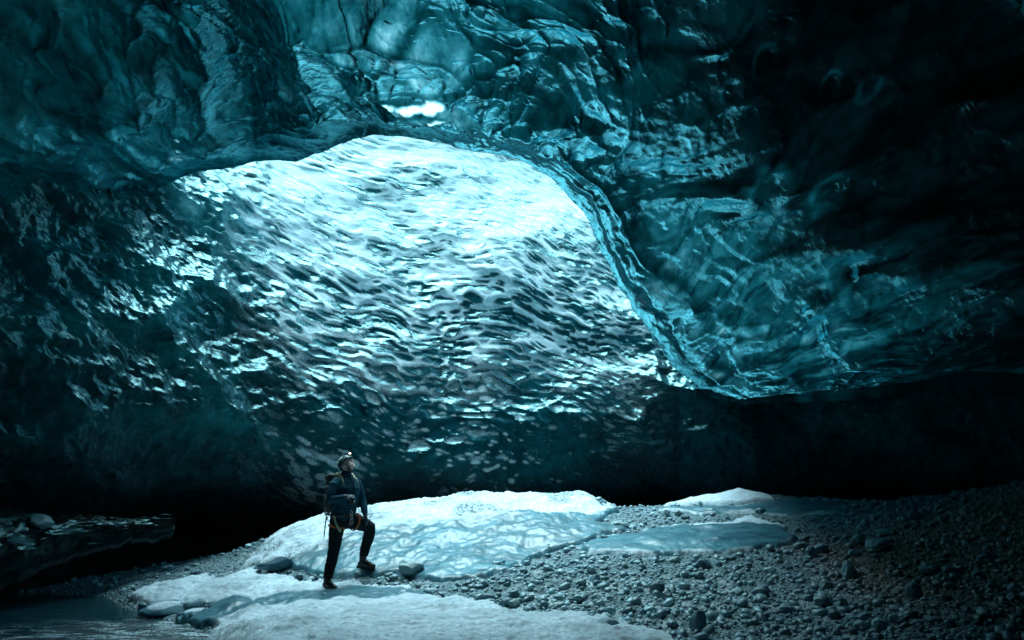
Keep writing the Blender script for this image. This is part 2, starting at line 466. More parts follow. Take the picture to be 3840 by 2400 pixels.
# ------------------------------------------------------------------ grid on the ground around the viewer
AZ = np.concatenate([np.linspace(-180, -48, 60)[:-1], np.linspace(-48, 46, 900)[:-1], np.linspace(46, 180, 60)]) * math.pi / 180
RR = np.concatenate([np.linspace(0.3, 4.6, 12)[:-1], np.exp(np.linspace(math.log(4.6), math.log(17), 560))[:-1], np.array([17, 22, 30, 45])])
GA, GR = np.meshgrid(AZ, RR, indexing='ij')
GX, GY = np.sin(GA) * GR, np.cos(GA) * GR
GH = Hground(GX, GY)
gravel = gravel_material()
frosted = sstep(0.05, 0.5, fbm(GX * 0.7, GY * 0.7, 0, 4, 71) + 0.6 * np.exp(-((GX - 1.2) ** 2 / 2.5 + (GY - 8.2) ** 2 / 1.0)) - 0.05)
frosted = frosted * sstep(-0.1, 0.5, fbm(GX * 9, GY * 9, 0, 3, 73)) * 0.75 * sstep(5.5, 4.0, GX)
rough = 0.02 * fbm(GX * 14, GY * 14, 0, 3, 77)
G = np.stack([GX, GY, GH + rough], -1).reshape(-1, 3)
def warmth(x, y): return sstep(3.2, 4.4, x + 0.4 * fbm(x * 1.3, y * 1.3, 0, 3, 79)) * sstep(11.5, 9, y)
ground = np_mesh('ground', G, grid_faces(*GX.shape)[:, ::-1], gravel, attrs={'frost': frosted, 'warm': warmth(GX, GY)})
tag(ground, kind='structure')

snowmat = snow_material()
def snow_field(name, poly, thick, edge, wob, seed, glaze=None, grit=0.5, kind='stuff', lump=0.03, cliff=0.08, gpoly_white=None):
    sub = (np.abs(GA) < R(50)) & (GR < 16)
    i0 = np.where(sub.any(1))[0]; j0 = np.where(sub.any(0))[0]
    sl = (slice(i0[0], i0[-1] + 1), slice(j0[0], j0[-1] + 1))
    X, Y = GX[sl], GY[sl]
    d = sdf(poly, X, Y) + wob * fbm(X * 2.2, Y * 2.2, 0, 5, seed, 0.6)
    th = cliff * sstep(0.0, 0.05, d) + (thick - cliff) * sstep(0, edge, d)
    z = GH[sl] + th + lump * fbm(X * 3, Y * 3, 0, 4, seed + 3) * sstep(0, 0.4, d) + 0.6 * lump * (fbm(X * 11, Y * 11, 0, 4, seed + 5, .6) - .6 * sstep(.15, .45, fbm(X * 7, Y * 12, 0, 3, seed + 6)))
    z = z - 0.12 * sstep(0.0, -0.05, d) + 0.012
    if glaze is not None:
        gl = sstep(-0.25, 0.25, sdf(glaze, X, Y) + 0.2 * fbm(X * 1.5, Y * 1.5, 0, 4, seed + 8))
    else: gl = np.zeros_like(X)
    if name == 'snow_shelf': gl = np.maximum(gl, .34)
    elif name == 'snow_mound': gl = np.maximum(gl, .14)
    if gpoly_white is not None: gl = gl * (1 - sstep(-0.1, 0.15, sdf(gpoly_white, X, Y)))
    z = z - .8 * gl * 0.6 * lump * (fbm(X * 11, Y * 11, 0, 4, seed + 5, .6) - .6 * sstep(.15, .45, fbm(X * 7, Y * 12, 0, 3, seed + 6)))
    gt = sstep(-0.15, 0.45, fbm(X * 2.3, Y * 2.3, 0, 4, seed + 9)) * grit * 1.3 + 0.5 * sstep(0.15, 0.0, d)
    keep = d > -0.1
    V = np.stack([X, Y, z], -1).reshape(-1, 3)
    F = grid_faces(*X.shape, keep=keep)[:, ::-1]
    V, F, A = compact(V, F, {'glaze': gl, 'grit': gt})
    o = np_mesh(name, V, F, snowmat, attrs=A)
    tag(o, kind=kind)
    return o
snow_field('snow_mound', mound, 0.10, 0.6, 0.18, 101, glaze_m, 1.0, 'structure', 0.06, 0.05)
snow_field('snow_shelf', shelf, 0.12, 0.5, 0.30, 131, glaze_s, 0.35, 'structure', 0.05, 0.08)
snow_field('snow_patch', farsnow, 0.10, 0.5, 0.05, 151, None, 0.1, 'structure', 0.02, 0.05)
snow_field('ice_sheet', rice, 0.10, 0.6, 0.2, 161, rice, 0.2, 'structure', 0.03, 0.05, rice_white)
snow_field('ice_sheet', midice, 0.05, 0.3, 0.05, 171, midice, 0.2, 'structure', 0.02, 0.03)
snow_field('snow_patch', corner, 0.13, 0.25, 0.10, 181, None, 0.5, 'structure', 0.03, 0.06)

# meltwater stream
wx = np.linspace(-11, 0.5, 360); wy = np.linspace(2.0, 11.5, 300)
WX, WY = np.meshgrid(wx, wy, indexing='ij')
rip = sstep(0.0, 1.2, WX * 0.25 + 11.5 - WY + .5 * fbm(WX, WY * 2, 0, 3, 9)) * 0.95 + 0.05
WZ = WATER_Z + 0.03 * rip * fbm(WX * 1.8 - WY * 0.6, WY * 6 + WX * 1.8, 0, 3, 7)
wat = np_mesh('water', np.stack([WX, WY, WZ], -1).reshape(-1, 3), grid_faces(*WX.shape), water_material(), attrs={'ripple': rip})
tag(wat, kind='structure')

#@@CAVE
# ------------------------------------------------------------------ far ice wall (and the side walls it runs into)
plan = catmull([(-8, -7), (-9.6, -2), (-9.8, 4), (-8.6, 9.3), (-5.8, 13.4), (-0.5, 15.8), (5, 16.4), (9.8, 13.8), (12.3, 9), (12.6, 3), (11, -4), (9, -8)], 4000)
seg = np.linalg.norm(np.diff(plan, axis=0), axis=1); arc = np.concatenate([[0], np.cumsum(seg)])
yy_ = np.interp(arc, arc, plan[:, 1])
ds_keep, a = [0.0], 0.0
while a < arc[-1]:
    i = min(np.searchsorted(arc, a), 3999)
    vis = plan[i, 1] > 7.5 and plan[i, 0] < 11
    a += 0.028 if vis else 0.3
    ds_keep.append(min(a, arc[-1]))
S = np.array(ds_keep)
bx, by = np.interp(S, arc, plan[:, 0]), np.interp(S, arc, plan[:, 1])
tx, ty = np.gradient(bx), np.gradient(by); tl = np.hypot(tx, ty); tx, ty = tx / tl, ty / tl
nx, ny = -ty, tx                      # outward, away from the chamber
HH = np.concatenate([np.arange(-0.8, 15.5, 0.028), np.arange(15.5, 19, 0.3)])
BS, BH = np.meshgrid(S, HH, indexing='ij')
BX = bx[:, None] + 0 * BH; BY = by[:, None] + 0 * BH
hh = BH
under = 0.12 * sstep(4.0, 1.5, hh) + 1.3 * sstep(2.0, 0.1, hh) + 0.25 * np.sin(BS * 0.9) * sstep(3, 1, hh)
lean = 0.38 * np.maximum(hh - 2.7, 0) + 0.018 * np.maximum(hh - 2.7, 0) ** 2
lean = lean * (1 - 0.35 * sstep(-5.5, -8, BX))
off = under + lean
P0 = np.stack([BX + nx[:, None] * off, BY + ny[:, None] * off, hh], -1)
x3, y3, z3 = P0[..., 0], P0[..., 1], P0[..., 2]
big = 0.55 * fbm(x3 * .28, y3 * .28, z3 * .28, 3, 201) + 0.14 * fbm(x3 * .8, y3 * .8, z3 * .9, 3, 203)
# side walls: smooth lobes, centre: scalloped
cw = 0.6 * fbm(x3 * .7, y3 * .7, z3 * .7, 4, 209)
ctr = sstep(-0.9, 1.2, x3 + 4.8 + 0.30 * np.maximum(hh - 2.5, 0) + 1.5 * cw) * sstep(-0.8, 2.2, 2.7 + 0.42 * np.maximum(hh - 2, 0) - x3 + cw) * sstep(0.7, 2.0, hh + 0.5 * fbm(x3 * .5, y3 * .5, z3 * .5, 2, 207))
s0 = np.interp(-0.5, bx[(by > 12)], S[(by > 12)])
u = BS - s0
v = hh * 1.12 - 0.075 * np.minimum(u + 1, 0) ** 2 - 0.01 * np.maximum(u - 3, 0) ** 2
wu = u + 0.4 * fbm(u * .7, v * .7, 0, 4, 211); wv = v + 0.26 * fbm(u * .9, v * 1.1, 3, 4, 213)
sz = 1.0 - 0.26 * sstep(0, 5, u) + 0.06 * sstep(4.5, 2.2, hh)
wv = wv + 0.10 * vnoise(u * 1.3, v * .5, 0, 214) + 0.05 * vnoise(u * 3.1, v * 1.2, 0, 216)
f1, f2, cid, dx, dy = worley2((wu + .5 * wv) / (0.46 * sz), (wv - .12 * wu) / (0.27 * sz), 5, 1.0)
blob = vnoise(wu / (0.42 * sz), wv / (0.17 * sz), 0, 17) + 0.5 * vnoise(wu / 0.2, wv / 0.09, 0, 19)
amp = 0.3 + 1.3 * cid
scal = sstep(0.05, 0.78, f1) * amp
g1, g2, gid, gdx, gdy = worley2((wu - .6 * wv) / 0.27 + 9, (wv + .16 * wu) / 0.17 + 4, 15, 1.0)
scal2 = np.minimum(g1, 0.95) ** 1.5
fine = fbm(u * 5, v * 9, 0, 4, 223)
fl1, fl2, flid = worley3(x3 * .55 + .3 * fbm(x3, y3, z3, 2, 231), y3 * .55, z3 * .75 + 0.35 * x3 * .3, 235)
lobes = np.minimum(fl1, 1) ** 1.7
sl1, sl2, slid = worley3(x3 * 1.5 + z3 * .5 + .9 * fbm(x3 * 1.1, y3 * 1.1, z3 * 1.1, 3, 236), y3 * 1.5, z3 * 1.3 - .5 * x3, 237)
lobes2 = np.minimum(sl1, 1) ** 1.6
tl1, tl2, tlid = worley3(x3 * 4 - z3 * 1.5 + .8 * fbm(x3 * 3, y3 * 3, z3 * 3, 2, 238), y3 * 4, z3 * 3.2, 240)
side = (0.55 * lobes + 0.13 * lobes2 + 0.075 * np.minimum(tl1, 1) + 0.11 * fbm(x3 * 3, y3 * 3, z3 * 4 + x3, 5, 239, .6)) * (0.4 + 0.6 * sstep(0, 2, hh))
disp = -big - ctr * ((0.052 * sz * scal + 0.012 * scal2 + 0.006 * fine + 0.008 * sz * blob) * (1 - 0.45 * sstep(5, 10, hh))) - (1 - ctr) * side
# (negative = towards the chamber)
P1 = P0.copy()
P1[..., 0] += nx[:, None] * disp; P1[..., 1] += ny[:, None] * disp
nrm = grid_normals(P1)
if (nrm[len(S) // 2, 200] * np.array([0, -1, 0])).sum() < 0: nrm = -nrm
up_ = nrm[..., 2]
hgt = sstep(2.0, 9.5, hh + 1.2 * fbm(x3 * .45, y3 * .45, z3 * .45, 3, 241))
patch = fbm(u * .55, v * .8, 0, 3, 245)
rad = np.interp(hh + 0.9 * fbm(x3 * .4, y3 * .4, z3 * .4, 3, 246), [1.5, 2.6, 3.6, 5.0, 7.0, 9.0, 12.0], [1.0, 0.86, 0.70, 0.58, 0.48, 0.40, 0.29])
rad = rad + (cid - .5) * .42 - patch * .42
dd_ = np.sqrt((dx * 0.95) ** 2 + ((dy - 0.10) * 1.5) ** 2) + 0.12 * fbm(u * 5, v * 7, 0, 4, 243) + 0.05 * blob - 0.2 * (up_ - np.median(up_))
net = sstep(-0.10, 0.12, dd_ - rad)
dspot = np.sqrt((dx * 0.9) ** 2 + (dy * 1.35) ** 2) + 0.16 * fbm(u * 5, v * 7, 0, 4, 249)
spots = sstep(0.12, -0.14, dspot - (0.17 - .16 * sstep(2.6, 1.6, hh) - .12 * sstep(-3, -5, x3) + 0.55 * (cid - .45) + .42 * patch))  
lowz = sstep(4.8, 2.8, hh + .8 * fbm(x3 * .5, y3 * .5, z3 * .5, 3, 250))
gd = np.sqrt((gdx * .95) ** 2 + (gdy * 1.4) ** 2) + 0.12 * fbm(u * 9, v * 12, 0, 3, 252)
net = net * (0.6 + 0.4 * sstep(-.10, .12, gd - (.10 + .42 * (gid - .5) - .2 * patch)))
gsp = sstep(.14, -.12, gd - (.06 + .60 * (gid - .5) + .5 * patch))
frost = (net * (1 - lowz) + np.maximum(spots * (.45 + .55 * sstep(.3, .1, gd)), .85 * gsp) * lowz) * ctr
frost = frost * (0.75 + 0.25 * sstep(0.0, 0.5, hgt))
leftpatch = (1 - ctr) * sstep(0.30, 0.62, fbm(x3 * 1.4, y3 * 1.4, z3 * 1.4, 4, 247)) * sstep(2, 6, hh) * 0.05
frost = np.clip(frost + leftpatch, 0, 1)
def snap(P, px, py):
    """the point of a surface that a line of sight meets first"""
    d = ray(px, py); d = d / np.linalg.norm(d)
    Q = P.reshape(-1, 3) - EYE; r = np.linalg.norm(Q, axis=1)
    c = (Q @ d) / r
    near = np.where(c > 1 - 8e-6)[0]
    return P.reshape(-1, 3)[near[np.argmin(r[near])] if len(near) else np.argmax(c)]
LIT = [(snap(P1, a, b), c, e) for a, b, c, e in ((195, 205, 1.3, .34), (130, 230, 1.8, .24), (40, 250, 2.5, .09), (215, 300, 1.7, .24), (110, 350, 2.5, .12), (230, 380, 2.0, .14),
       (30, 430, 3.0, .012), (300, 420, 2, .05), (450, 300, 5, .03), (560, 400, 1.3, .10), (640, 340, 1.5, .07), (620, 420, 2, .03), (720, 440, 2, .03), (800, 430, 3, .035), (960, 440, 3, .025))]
thin = blobs(P1, LIT, 0.015)  # brightness of the side walls, painted patch by patch
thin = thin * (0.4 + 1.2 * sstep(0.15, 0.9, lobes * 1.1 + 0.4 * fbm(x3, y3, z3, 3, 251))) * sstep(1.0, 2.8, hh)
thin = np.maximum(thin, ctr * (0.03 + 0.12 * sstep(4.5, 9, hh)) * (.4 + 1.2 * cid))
dirt = np.maximum(sstep(1.9, 0.7, hh + 0.5 * fbm(x3 * .9, y3 * .9, z3 * .9, 3, 255)), (1 - ctr) * sstep(-.5, .4, fbm(x3 * .6, y3 * .6, z3 * .6, 4, 257) + .75 * sstep(6.5, 2.5, hh) - .35 * sstep(-8.5, -6.0, x3) - .05) * .6)  # dirt along the foot; the side walls' darkening is painted shade
icemat = ice_material('glacier_ice_wall', stretch=(1, 1, 1.3), gloss=0.24, bump=0.34, speck=4.5, shine=0.24, glint=(0.42, 0.80, 0.86), white=(0.72, 0.85, 0.89))
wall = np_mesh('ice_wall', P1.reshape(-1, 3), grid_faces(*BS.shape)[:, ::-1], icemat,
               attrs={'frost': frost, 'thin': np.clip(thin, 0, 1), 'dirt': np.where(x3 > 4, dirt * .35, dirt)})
tag(wall, kind='structure')

# ------------------------------------------------------------------ vaulted ice roof with its arched opening
RIM = [(182, 177, 14.2), (237, 167, 12.6), (296, 157, 10.8), (330, 144, 9.8), (360, 134.6, 9.1), (402, 132.5, 8.7), (457, 143, 8.7), (508, 156.6, 9.0),
       (546, 173.5, 9.5), (584, 211.6, 10.2), (601, 250, 10.8), (622, 292, 11.5), (652, 338.5, 12.4), (681, 372, 13.1), (697, 386, 13.3),
       (745, 396, 12.8), (804, 389, 11.8), (846, 387, 11.2), (901, 377, 10.4), (1024, 368, 9.3)]
def unit(v): v = np.asarray(v, float); return v / np.linalg.norm(v, axis=-1, keepdims=True)
CT, CR = [], []
def ctl_pix(px, py, Y): p = pt(px, py, Y) - EYE; CR.append(np.linalg.norm(p)); CT.append(unit(p))
def ctl_dir(d, r): CT.append(unit(d)); CR.append(r)
for q in RIM: ctl_pix(*q)
for q in ((0, 0, 8.2), (200, 0, 7.6), (402, 0, 7.1), (600, 0, 7.3), (800, 0, 7.3), (1024, 0, 7.0), (700, 150, 9.0), (850, 150, 8.6), (1024, 150, 7.6),
          (760, 280, 10.6), (900, 290, 9.6), (1024, 290, 8.3), (200, 70, 9.0), (100, 110, 9.4), (300, 90, 8.9), (0, 120, 9.0), (400, 66, 7.9), (520, 90, 8.2),
          (110, 200, 15), (0, 235, 14), (-100, 240, 13), (1200, 380, 8.6)): ctl_pix(*q)
for d, r in (((0, 0.15, 1), 6.3), ((0, -.7, .7), 7), ((0, -1, 0), 8.5), ((1, 0, .15), 9.5), ((1, .3, .7), 7), ((-1, 0, .15), 12), ((-1, .3, .8), 8), ((.7, -.7, 0), 9), ((-.7, -.7, 0), 10),
             ((1, 0, -.3), 10), ((-1, 0, -.3), 12), ((0, -1, -.5), 8), ((0, -.3, -1), 8)): ctl_dir(d, r)
RA = RBF(np.array(CT), np.array(CR), 1, smooth=0.15)
# axis of the fan of rows: straight ahead along +Y
rim2 = [(q[0], q[1]) for q in RIM]
rd = unit(np.array([ray(*q) for q in rim2]))
rphi = np.arctan2(rd[:, 2], rd[:, 0]); rth = np.arccos(rd[:, 1])
order = np.argsort(rphi); rphi, rth = rphi[order], rth[order]
# outside the picture: right side comes round, left side dips behind the far wall
lo = [(-math.pi / 2, R(92)), (-0.5, R(88)), (-0.12, R(75)), (0.05, R(55))]
hi = [(R(156), R(40)), (R(166), R(50)), (R(176), R(70)), (R(200), R(88)), (R(270), R(92))]
lft = unit(np.array([ray(130, 205), ray(60, 240)]))
lp, lt_ = np.arctan2(lft[:, 2], lft[:, 0]), np.arccos(lft[:, 1])
hi = [(a, b) for a, b in zip(lp, lt_)] + [h for h in hi if h[0] > lp[-1] + 0.03]
ph_k = np.array([a for a, b in lo] + list(rphi) + [a for a, b in hi]); th_k = np.array([b for a, b in lo] + list(rth) + [b for a, b in hi])
# spread the stations by angular length of the visible rim
dense = np.linspace(0, 1, 20000)
phd = np.interp(dense, np.linspace(0, 1, len(ph_k)), ph_k); thd = np.interp(phd, ph_k, th_k)
w = np.hypot(np.gradient(phd) * np.sin(thd), np.gradient(thd)) * np.where((phd > R(5)) & (phd < R(158)), 1.0, 0.06) + 2e-5 * ((phd > R(5)) & (phd < R(158)))
cum = np.cumsum(w); cum = (cum - cum[0]) / (cum[-1] - cum[0])
NT = 1150
PH = np.interp(np.linspace(0, 1, NT), cum, phd); TH = np.interp(PH, ph_k, th_k)
TH = TH + R(0.16) * fbm(PH * 26, 0 * PH, 0, 4, 301) + R(0.35) * fbm(PH * 7, 0 * PH, 2, 2, 303) - R(2.2) * sstep(R(27), R(20), PH) * fbm(np.arange(NT) * .035, 0 * PH, 0, 3, 305)
vis = 640
tsteps = np.concatenate([np.linspace(0, 0.30, vis) ** 1.0, np.linspace(0.30, 1, 45)[1:]])
NS = len(tsteps)
TT = TH[:, None] + (math.pi - TH[:, None]) * tsteps[None]
PP = PH[:, None] + 0 * TT
DIR = np.stack([np.sin(TT) * np.cos(PP), np.cos(TT), np.sin(TT) * np.sin(PP)], -1)
RAD = np.clip(RA(DIR), 5, 17)
A0 = EYE + DIR * RAD[..., None]
x3, y3, z3 = A0[..., 0], A0[..., 1], A0[..., 2]
nA = grid_normals(A0)
if (nA[NT // 2, 50] @ (EYE - A0[NT // 2, 50])) < 0: nA = -nA      # points into the cave
# flow frame of the melt scoops: they fan out from the crest of the arch
wx_ = 0.9 * fbm(x3 * .35, y3 * .35, z3 * .35, 3, 311); wy_ = 0.9 * fbm(x3 * .35, y3 * .35, z3 * .35, 3, 313)
wz_ = 0.5 * fbm(x3 * .9, y3 * .9, z3 * .9, 3, 315)
q1 = x3 * 1.15 + wx_ * 1.7 + 0.35 * z3 + wz_ * 1.4; q2 = y3 * .42 + wy_ * 1.3; q3 = z3 * .42 - 0.25 * x3 + wz_
a1, a2, aid = worley3(q1 * .75, q2 * .75, q3 * .75, 321)
b1, b2, bid = worley3(q1 * 1.7 + .4 * wx_, q2 * 1.5, q3 * 1.7, 323)
c1, c2, cid3 = worley3(q1 * 4.2 + 1.2 * wx_, q2 * 3.0, q3 * 3.6 + wy_, 325)
# streaks: long grooves, strong on the right-hand wall
right = sstep(0.3, 3.0, x3)
sx = x3 * .66 - y3 * .75; sp = z3 - 0.22 * sx + 0.55 * fbm(x3 * .45, y3 * .45, z3 * .45, 3, 331)
streak = fbm(sx * .55, 0 * sx, sp * 4.2, 5, 333, 0.6)
r1, r2, rid = worley3(sx * .42 + .6 * wx_, sp * 1.25 + .3 * wy_, (x3 + y3) * .3, 334)
r3, r4, rid2 = worley3(sx * 1.1 + .6 * wy_, sp * 3.2 + .5 * wx_, (x3 + y3) * .6, 336)
st2 = 1.2 * np.minimum(r1, 1) ** 1.4 + 0.42 * np.minimum(r3, 1) ** 1.3
up_streak = fbm(x3 * 3.2 + wx_ * 2 + 0.8 * z3, y3 * .5, z3 * .45, 4, 337)
rimd = (tsteps[None] * (math.pi - TH[:, None]))       # angle away from the rim
lip = np.exp(-(rimd / 0.07) ** 2)
folds = (1 - np.abs(fbm(rimd * 22 + 1.4 * fbm(x3 * .8, y3 * .8, z3 * .8, 3, 341), PP * 2.5, 0, 3, 343)) * 2.4) * sstep(0.30, 0.05, rimd)
amp0 = sstep(0.0, 0.05, rimd)
dA = amp0 * (0.50 * np.minimum(a1, 1) ** 1.5 + 0.15 * np.minimum(b1, 1) ** 1.5) * (1 - .85 * right) + (0.2 + .8 * amp0) * ((1 - .85 * sstep(-1, 2.0, x3)) * (0.022 * np.exp(-(c2 - c1) / 0.05) + 0.035 * np.exp(-(b2 - b1) / .04)) + 0.022 * np.minimum(c1, 1) ** 1.5 * (1 - .7 * right)
     + 0.02 * (1 - right) * up_streak + right * (0.09 * streak + 0.24 * st2) + 0.05 * folds) + 0.012 * fbm(x3 * 9, y3 * 9, z3 * 9, 3, 351)
dA = dA + amp0 * 0.30 * fbm(x3 * .5, y3 * .5, z3 * .5, 2, 353) + 0.03
# rounded melt hollows in the dark part of the vault
HOLLOW = []
for hx, hy, r, k in ((772, 182, .34, 1.0), (830, 188, .30, .8), (866, 84, .16, .7), (828, 78, .13, .6), (727, 78, .14, .9), (760, 52, .16, .7), (664, 168, .16, .6), (675, 130, .10, .7), (700, 240, .3, .6), (905, 255, .22, .6), (845, 272, .24, .7), (560, 95, .3, .4), (620, 60, .25, .3)):
    c = snap(A0, hx, hy)
    q = (A0 - c) * np.array([1, .6, .8])
    d = np.linalg.norm(q, axis=-1) / r + 0.34 * fbm(x3 * 2.2, y3 * 2.2, z3 * 2.2, 4, 391)
    dA = dA - 0.30 * r * k * np.exp(-(d / .62) ** 4)
    HOLLOW.append((d, k, q))
A1 = A0 + nA * dA[..., None]
# vault brightness painted in by hand as patches that let more skylight through
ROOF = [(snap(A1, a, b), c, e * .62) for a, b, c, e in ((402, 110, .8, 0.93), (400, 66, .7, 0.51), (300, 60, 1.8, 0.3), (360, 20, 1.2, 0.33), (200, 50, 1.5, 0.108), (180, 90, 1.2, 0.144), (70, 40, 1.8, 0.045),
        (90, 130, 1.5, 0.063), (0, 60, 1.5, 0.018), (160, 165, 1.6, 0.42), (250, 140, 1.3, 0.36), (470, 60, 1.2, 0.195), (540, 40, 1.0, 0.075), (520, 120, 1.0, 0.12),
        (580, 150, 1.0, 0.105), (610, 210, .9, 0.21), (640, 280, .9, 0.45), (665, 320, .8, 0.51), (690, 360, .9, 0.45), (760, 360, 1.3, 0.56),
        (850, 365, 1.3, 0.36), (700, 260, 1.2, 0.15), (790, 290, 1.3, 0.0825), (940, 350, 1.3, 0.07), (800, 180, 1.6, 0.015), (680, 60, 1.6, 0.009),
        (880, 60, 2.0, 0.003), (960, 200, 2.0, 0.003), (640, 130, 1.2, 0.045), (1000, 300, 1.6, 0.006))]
glowA = blobs(A1, ROOF, 0.0)
hotspots = np.zeros(glowA.shape)  # painted bright spots; the sheet has no openings here
for hx, hy, r, k in ((382, 109, .04, .9), (390, 112, .06, .9), (402, 114, .08, 1.0), (415, 112, .07, .9), (427, 110, .09, .9), (438, 112, .05, .9), (398, 66, .06, .9), (364, 80, .035, .8), (641, 305, .13, .9), (645, 320, .11, 1), (632, 286, .08, .7), (440, 126, .05, .8), (430, 128, .04, .8), (177, 145, .035, .6), (179, 155, .04, .6), (181, 163, .03, .6)):
    c = snap(A1, hx, hy)
    d = np.linalg.norm((A1 - np.asarray(c)) * np.array([.65, 1, 2.0]), axis=-1) / r
    hotspots = np.maximum(hotspots, k * sstep(2.1, 0.4, d + 0.9 * fbm(x3 * 7, y3 * 7, z3 * 7, 4, 361)))
ea, eb, ec = a2 - a1, b2 - b1, c2 - c1
cellL = (0.55 + 0.75 * bid) * (0.5 + 0.8 * aid) * (0.9 + .2 * cid3)
mott = cellL * (1 - 0.45 * sstep(0.09, 0.0, eb)) * (1 - 0.7 * sstep(0.10, 0.0, ea)) * (0.55 + 0.75 * np.minimum(b1, 1)) * (1 - .25 * sstep(.12, 0, ec))
mottR = (0.35 + 1.2 * rid2) * (0.45 + 1.0 * rid) * (1 - 0.6 * sstep(0.12, 0, r2 - r1)) * (1 - 0.5 * sstep(0.14, 0, r4 - r3)) * (1 + .7 * streak)
mott = 1.5 * (mott * (1 - right) + mottR * right) * (1 + 0.5 * fbm(x3 * 2.5 + 2 * wx_, y3 * 2.5, z3 * 2.5 + 2 * wy_, 4, 364))
dark = sstep(0.16, 0.0, np.abs(fbm(x3 * .7 + 5, y3 * .7, z3 * .7, 3, 365)))
rings = 0 * glowA
for d, k, q in HOLLOW:
    rings = np.maximum(rings, k * np.exp(-((d - .82) / .17) ** 2) * sstep(.25, -.15, q[..., 0]) * (0.5 + .5 * sstep(-.3, .3, fbm(x3 * 4, y3 * 4, z3 * 4, 3, 393))))
glowA = glowA + rings * 0.09  # painted highlight crescent on the left of each hollow
glowA = np.clip(glowA * np.clip(mott, 0.10, 2.4) * (1 - 0.7 * dark), 0, 0.95)
glowA = np.maximum(glowA, hotspots * 1.9)
frA = np.clip(0.03 * sstep(0.3, 0.7, fbm(x3 * 2, y3 * 2, z3 * 2, 4, 371)) * sstep(4, 0, x3), 0, 1)
dirt_shadeA = 0.92 * sstep(1.0, 4.5, x3 + 0.5 * fbm(x3, y3, z3, 3, 373)) * (1 - sstep(9.0, 10.8, y3) * sstep(5.2, 3.6, z3)) * (1 - .6 * sstep(10, 11, y3)) + 0.75 * sstep(-3.6, -6.4, x3 + .7 * fbm(x3 * .8, y3 * .8, z3 * .8, 3, 375)) * sstep(13, 10, y3) + 0.35 * sstep(.1, .5, fbm(x3 * .9 + .5 * z3, y3 * .6, z3 * .6, 4, 377)) * sstep(2, 0, x3)  # painted shade: vault darkened towards its right and left sides
# the lip: the underside turns up at the rim and runs back over the top of the roof
out = unit(np.stack([np.cos(PH), 0 * PH, np.sin(PH)], -1))
rr = sstep(R(36), R(24), PH)                       # right-hand ledge runs unseen back into the wall, shaped to block skylight
LIP = []
NL = 26
for k in range(NL, 0, -1):
    t = k / NL
    hz = unit(np.stack([DIR[:, 0, 0], DIR[:, 0, 1], 0 * PH], -1)); back = np.stack([0.15 * np.cos(PH), np.ones_like(PH), 0 * PH], -1) * (1 - rr)[:, None] + hz * rr[:, None]
    up1 = (0.30 * np.sin(t * math.pi * .5) + 1.3 * t * t) * (1 - rr)
    up2 = (0.55 * np.sin(t * math.pi * .5)) * (1 - rr) + 6.0 * t * t * rr
    LIP.append(A1[:, 0] + out * (up1 + 0.9 * rr * t * t * 0)[:, None] + back * up2[:, None] + np.array([0, 0, 1.0]) * (0.25 * t * rr)[:, None]
               + (0.04 * fbm(PH * 30 + t * 2, PH * 0 + t * 4, 0, 3, 381) * (t > 0.1))[:, None] * out)
LIP = np.stack(LIP, 1)
A2 = np.concatenate([LIP, A1], 1)
def pad(a, v): return np.concatenate([np.full((NT, NL), v) if np.isscalar(v) else v, a], 1)
tl0 = np.repeat(glowA[:, :1], NL, 1)
roofmat = ice_material('glacier_ice_roof', stretch=(1.2, 0.7, 0.7), gloss=0.06, bump=0.35)
Fr = grid_faces(*A2.shape[:2])
roof = np_mesh('ice_roof', A2.reshape(-1, 3), Fr, roofmat, attrs={'frost': pad(frA, 0.0), 'thin': pad(glowA, tl0 * .15), 'dirt': pad(dirt_shadeA, 0.75)})  # lip: painted glow cut down, painted shade added
tag(roof, kind='structure')

#@@OBJECTS
# ------------------------------------------------------------------ stones
def ico(sub):
    import bmesh
    bm = bmesh.new(); bmesh.ops.create_icosphere(bm, subdivisions=sub, radius=1.0)
    V = np.array([v.co[:] for v in bm.verts]); F = np.array([[v.index for v in f.verts] for f in bm.faces]); bm.free()
    return V, F
ICO1, ICO2, ICO4 = ico(1), ico(2), ico(4)
def rock_shape(ic, seed, rough=0.25, flat=(1, .8, .6), angular=0.0):
    V, F = ic
    n = 1 + rough * vnoise(V[:, 0] * 1.1 + seed * 7.3, V[:, 1] * 1.1, V[:, 2] * 1.1, seed) + rough * .35 * vnoise(V[:, 0] * 2.7 + seed, V[:, 1] * 2.7, V[:, 2] * 2.7, seed + 1)
    W = V * n[:, None]
    if angular:
        r = np.random.default_rng(seed)
        for _ in range(9):
            d = unit(r.normal(size=3)); h = W @ d; k = 0.62 + 0.2 * r.random()
            W = W - np.maximum(h - k, 0)[:, None] * d * angular
    W = W * (1 + 0.012 * vnoise(V[:, 0] * 9, V[:, 1] * 9, V[:, 2] * 9, seed + 2))[:, None]
    return W * np.array(flat), F
def rotm(ax, ay, az):
    cx, sx_, cy, sy, cz, sz_ = np.cos(ax), np.sin(ax), np.cos(ay), np.sin(ay), np.cos(az), np.sin(az)
    o, z = np.ones_like(cx), np.zeros_like(cx)
    Rx = np.stack([o, z, z, z, cx, -sx_, z, sx_, cx], -1).reshape(-1, 3, 3)
    Ry = np.stack([cy, z, sy, z, o, z, -sy, z, cy], -1).reshape(-1, 3, 3)
    Rz = np.stack([cz, -sz_, z, sz_, cz, z, z, z, o], -1).reshape(-1, 3, 3)
    return Rz @ Ry @ Rx
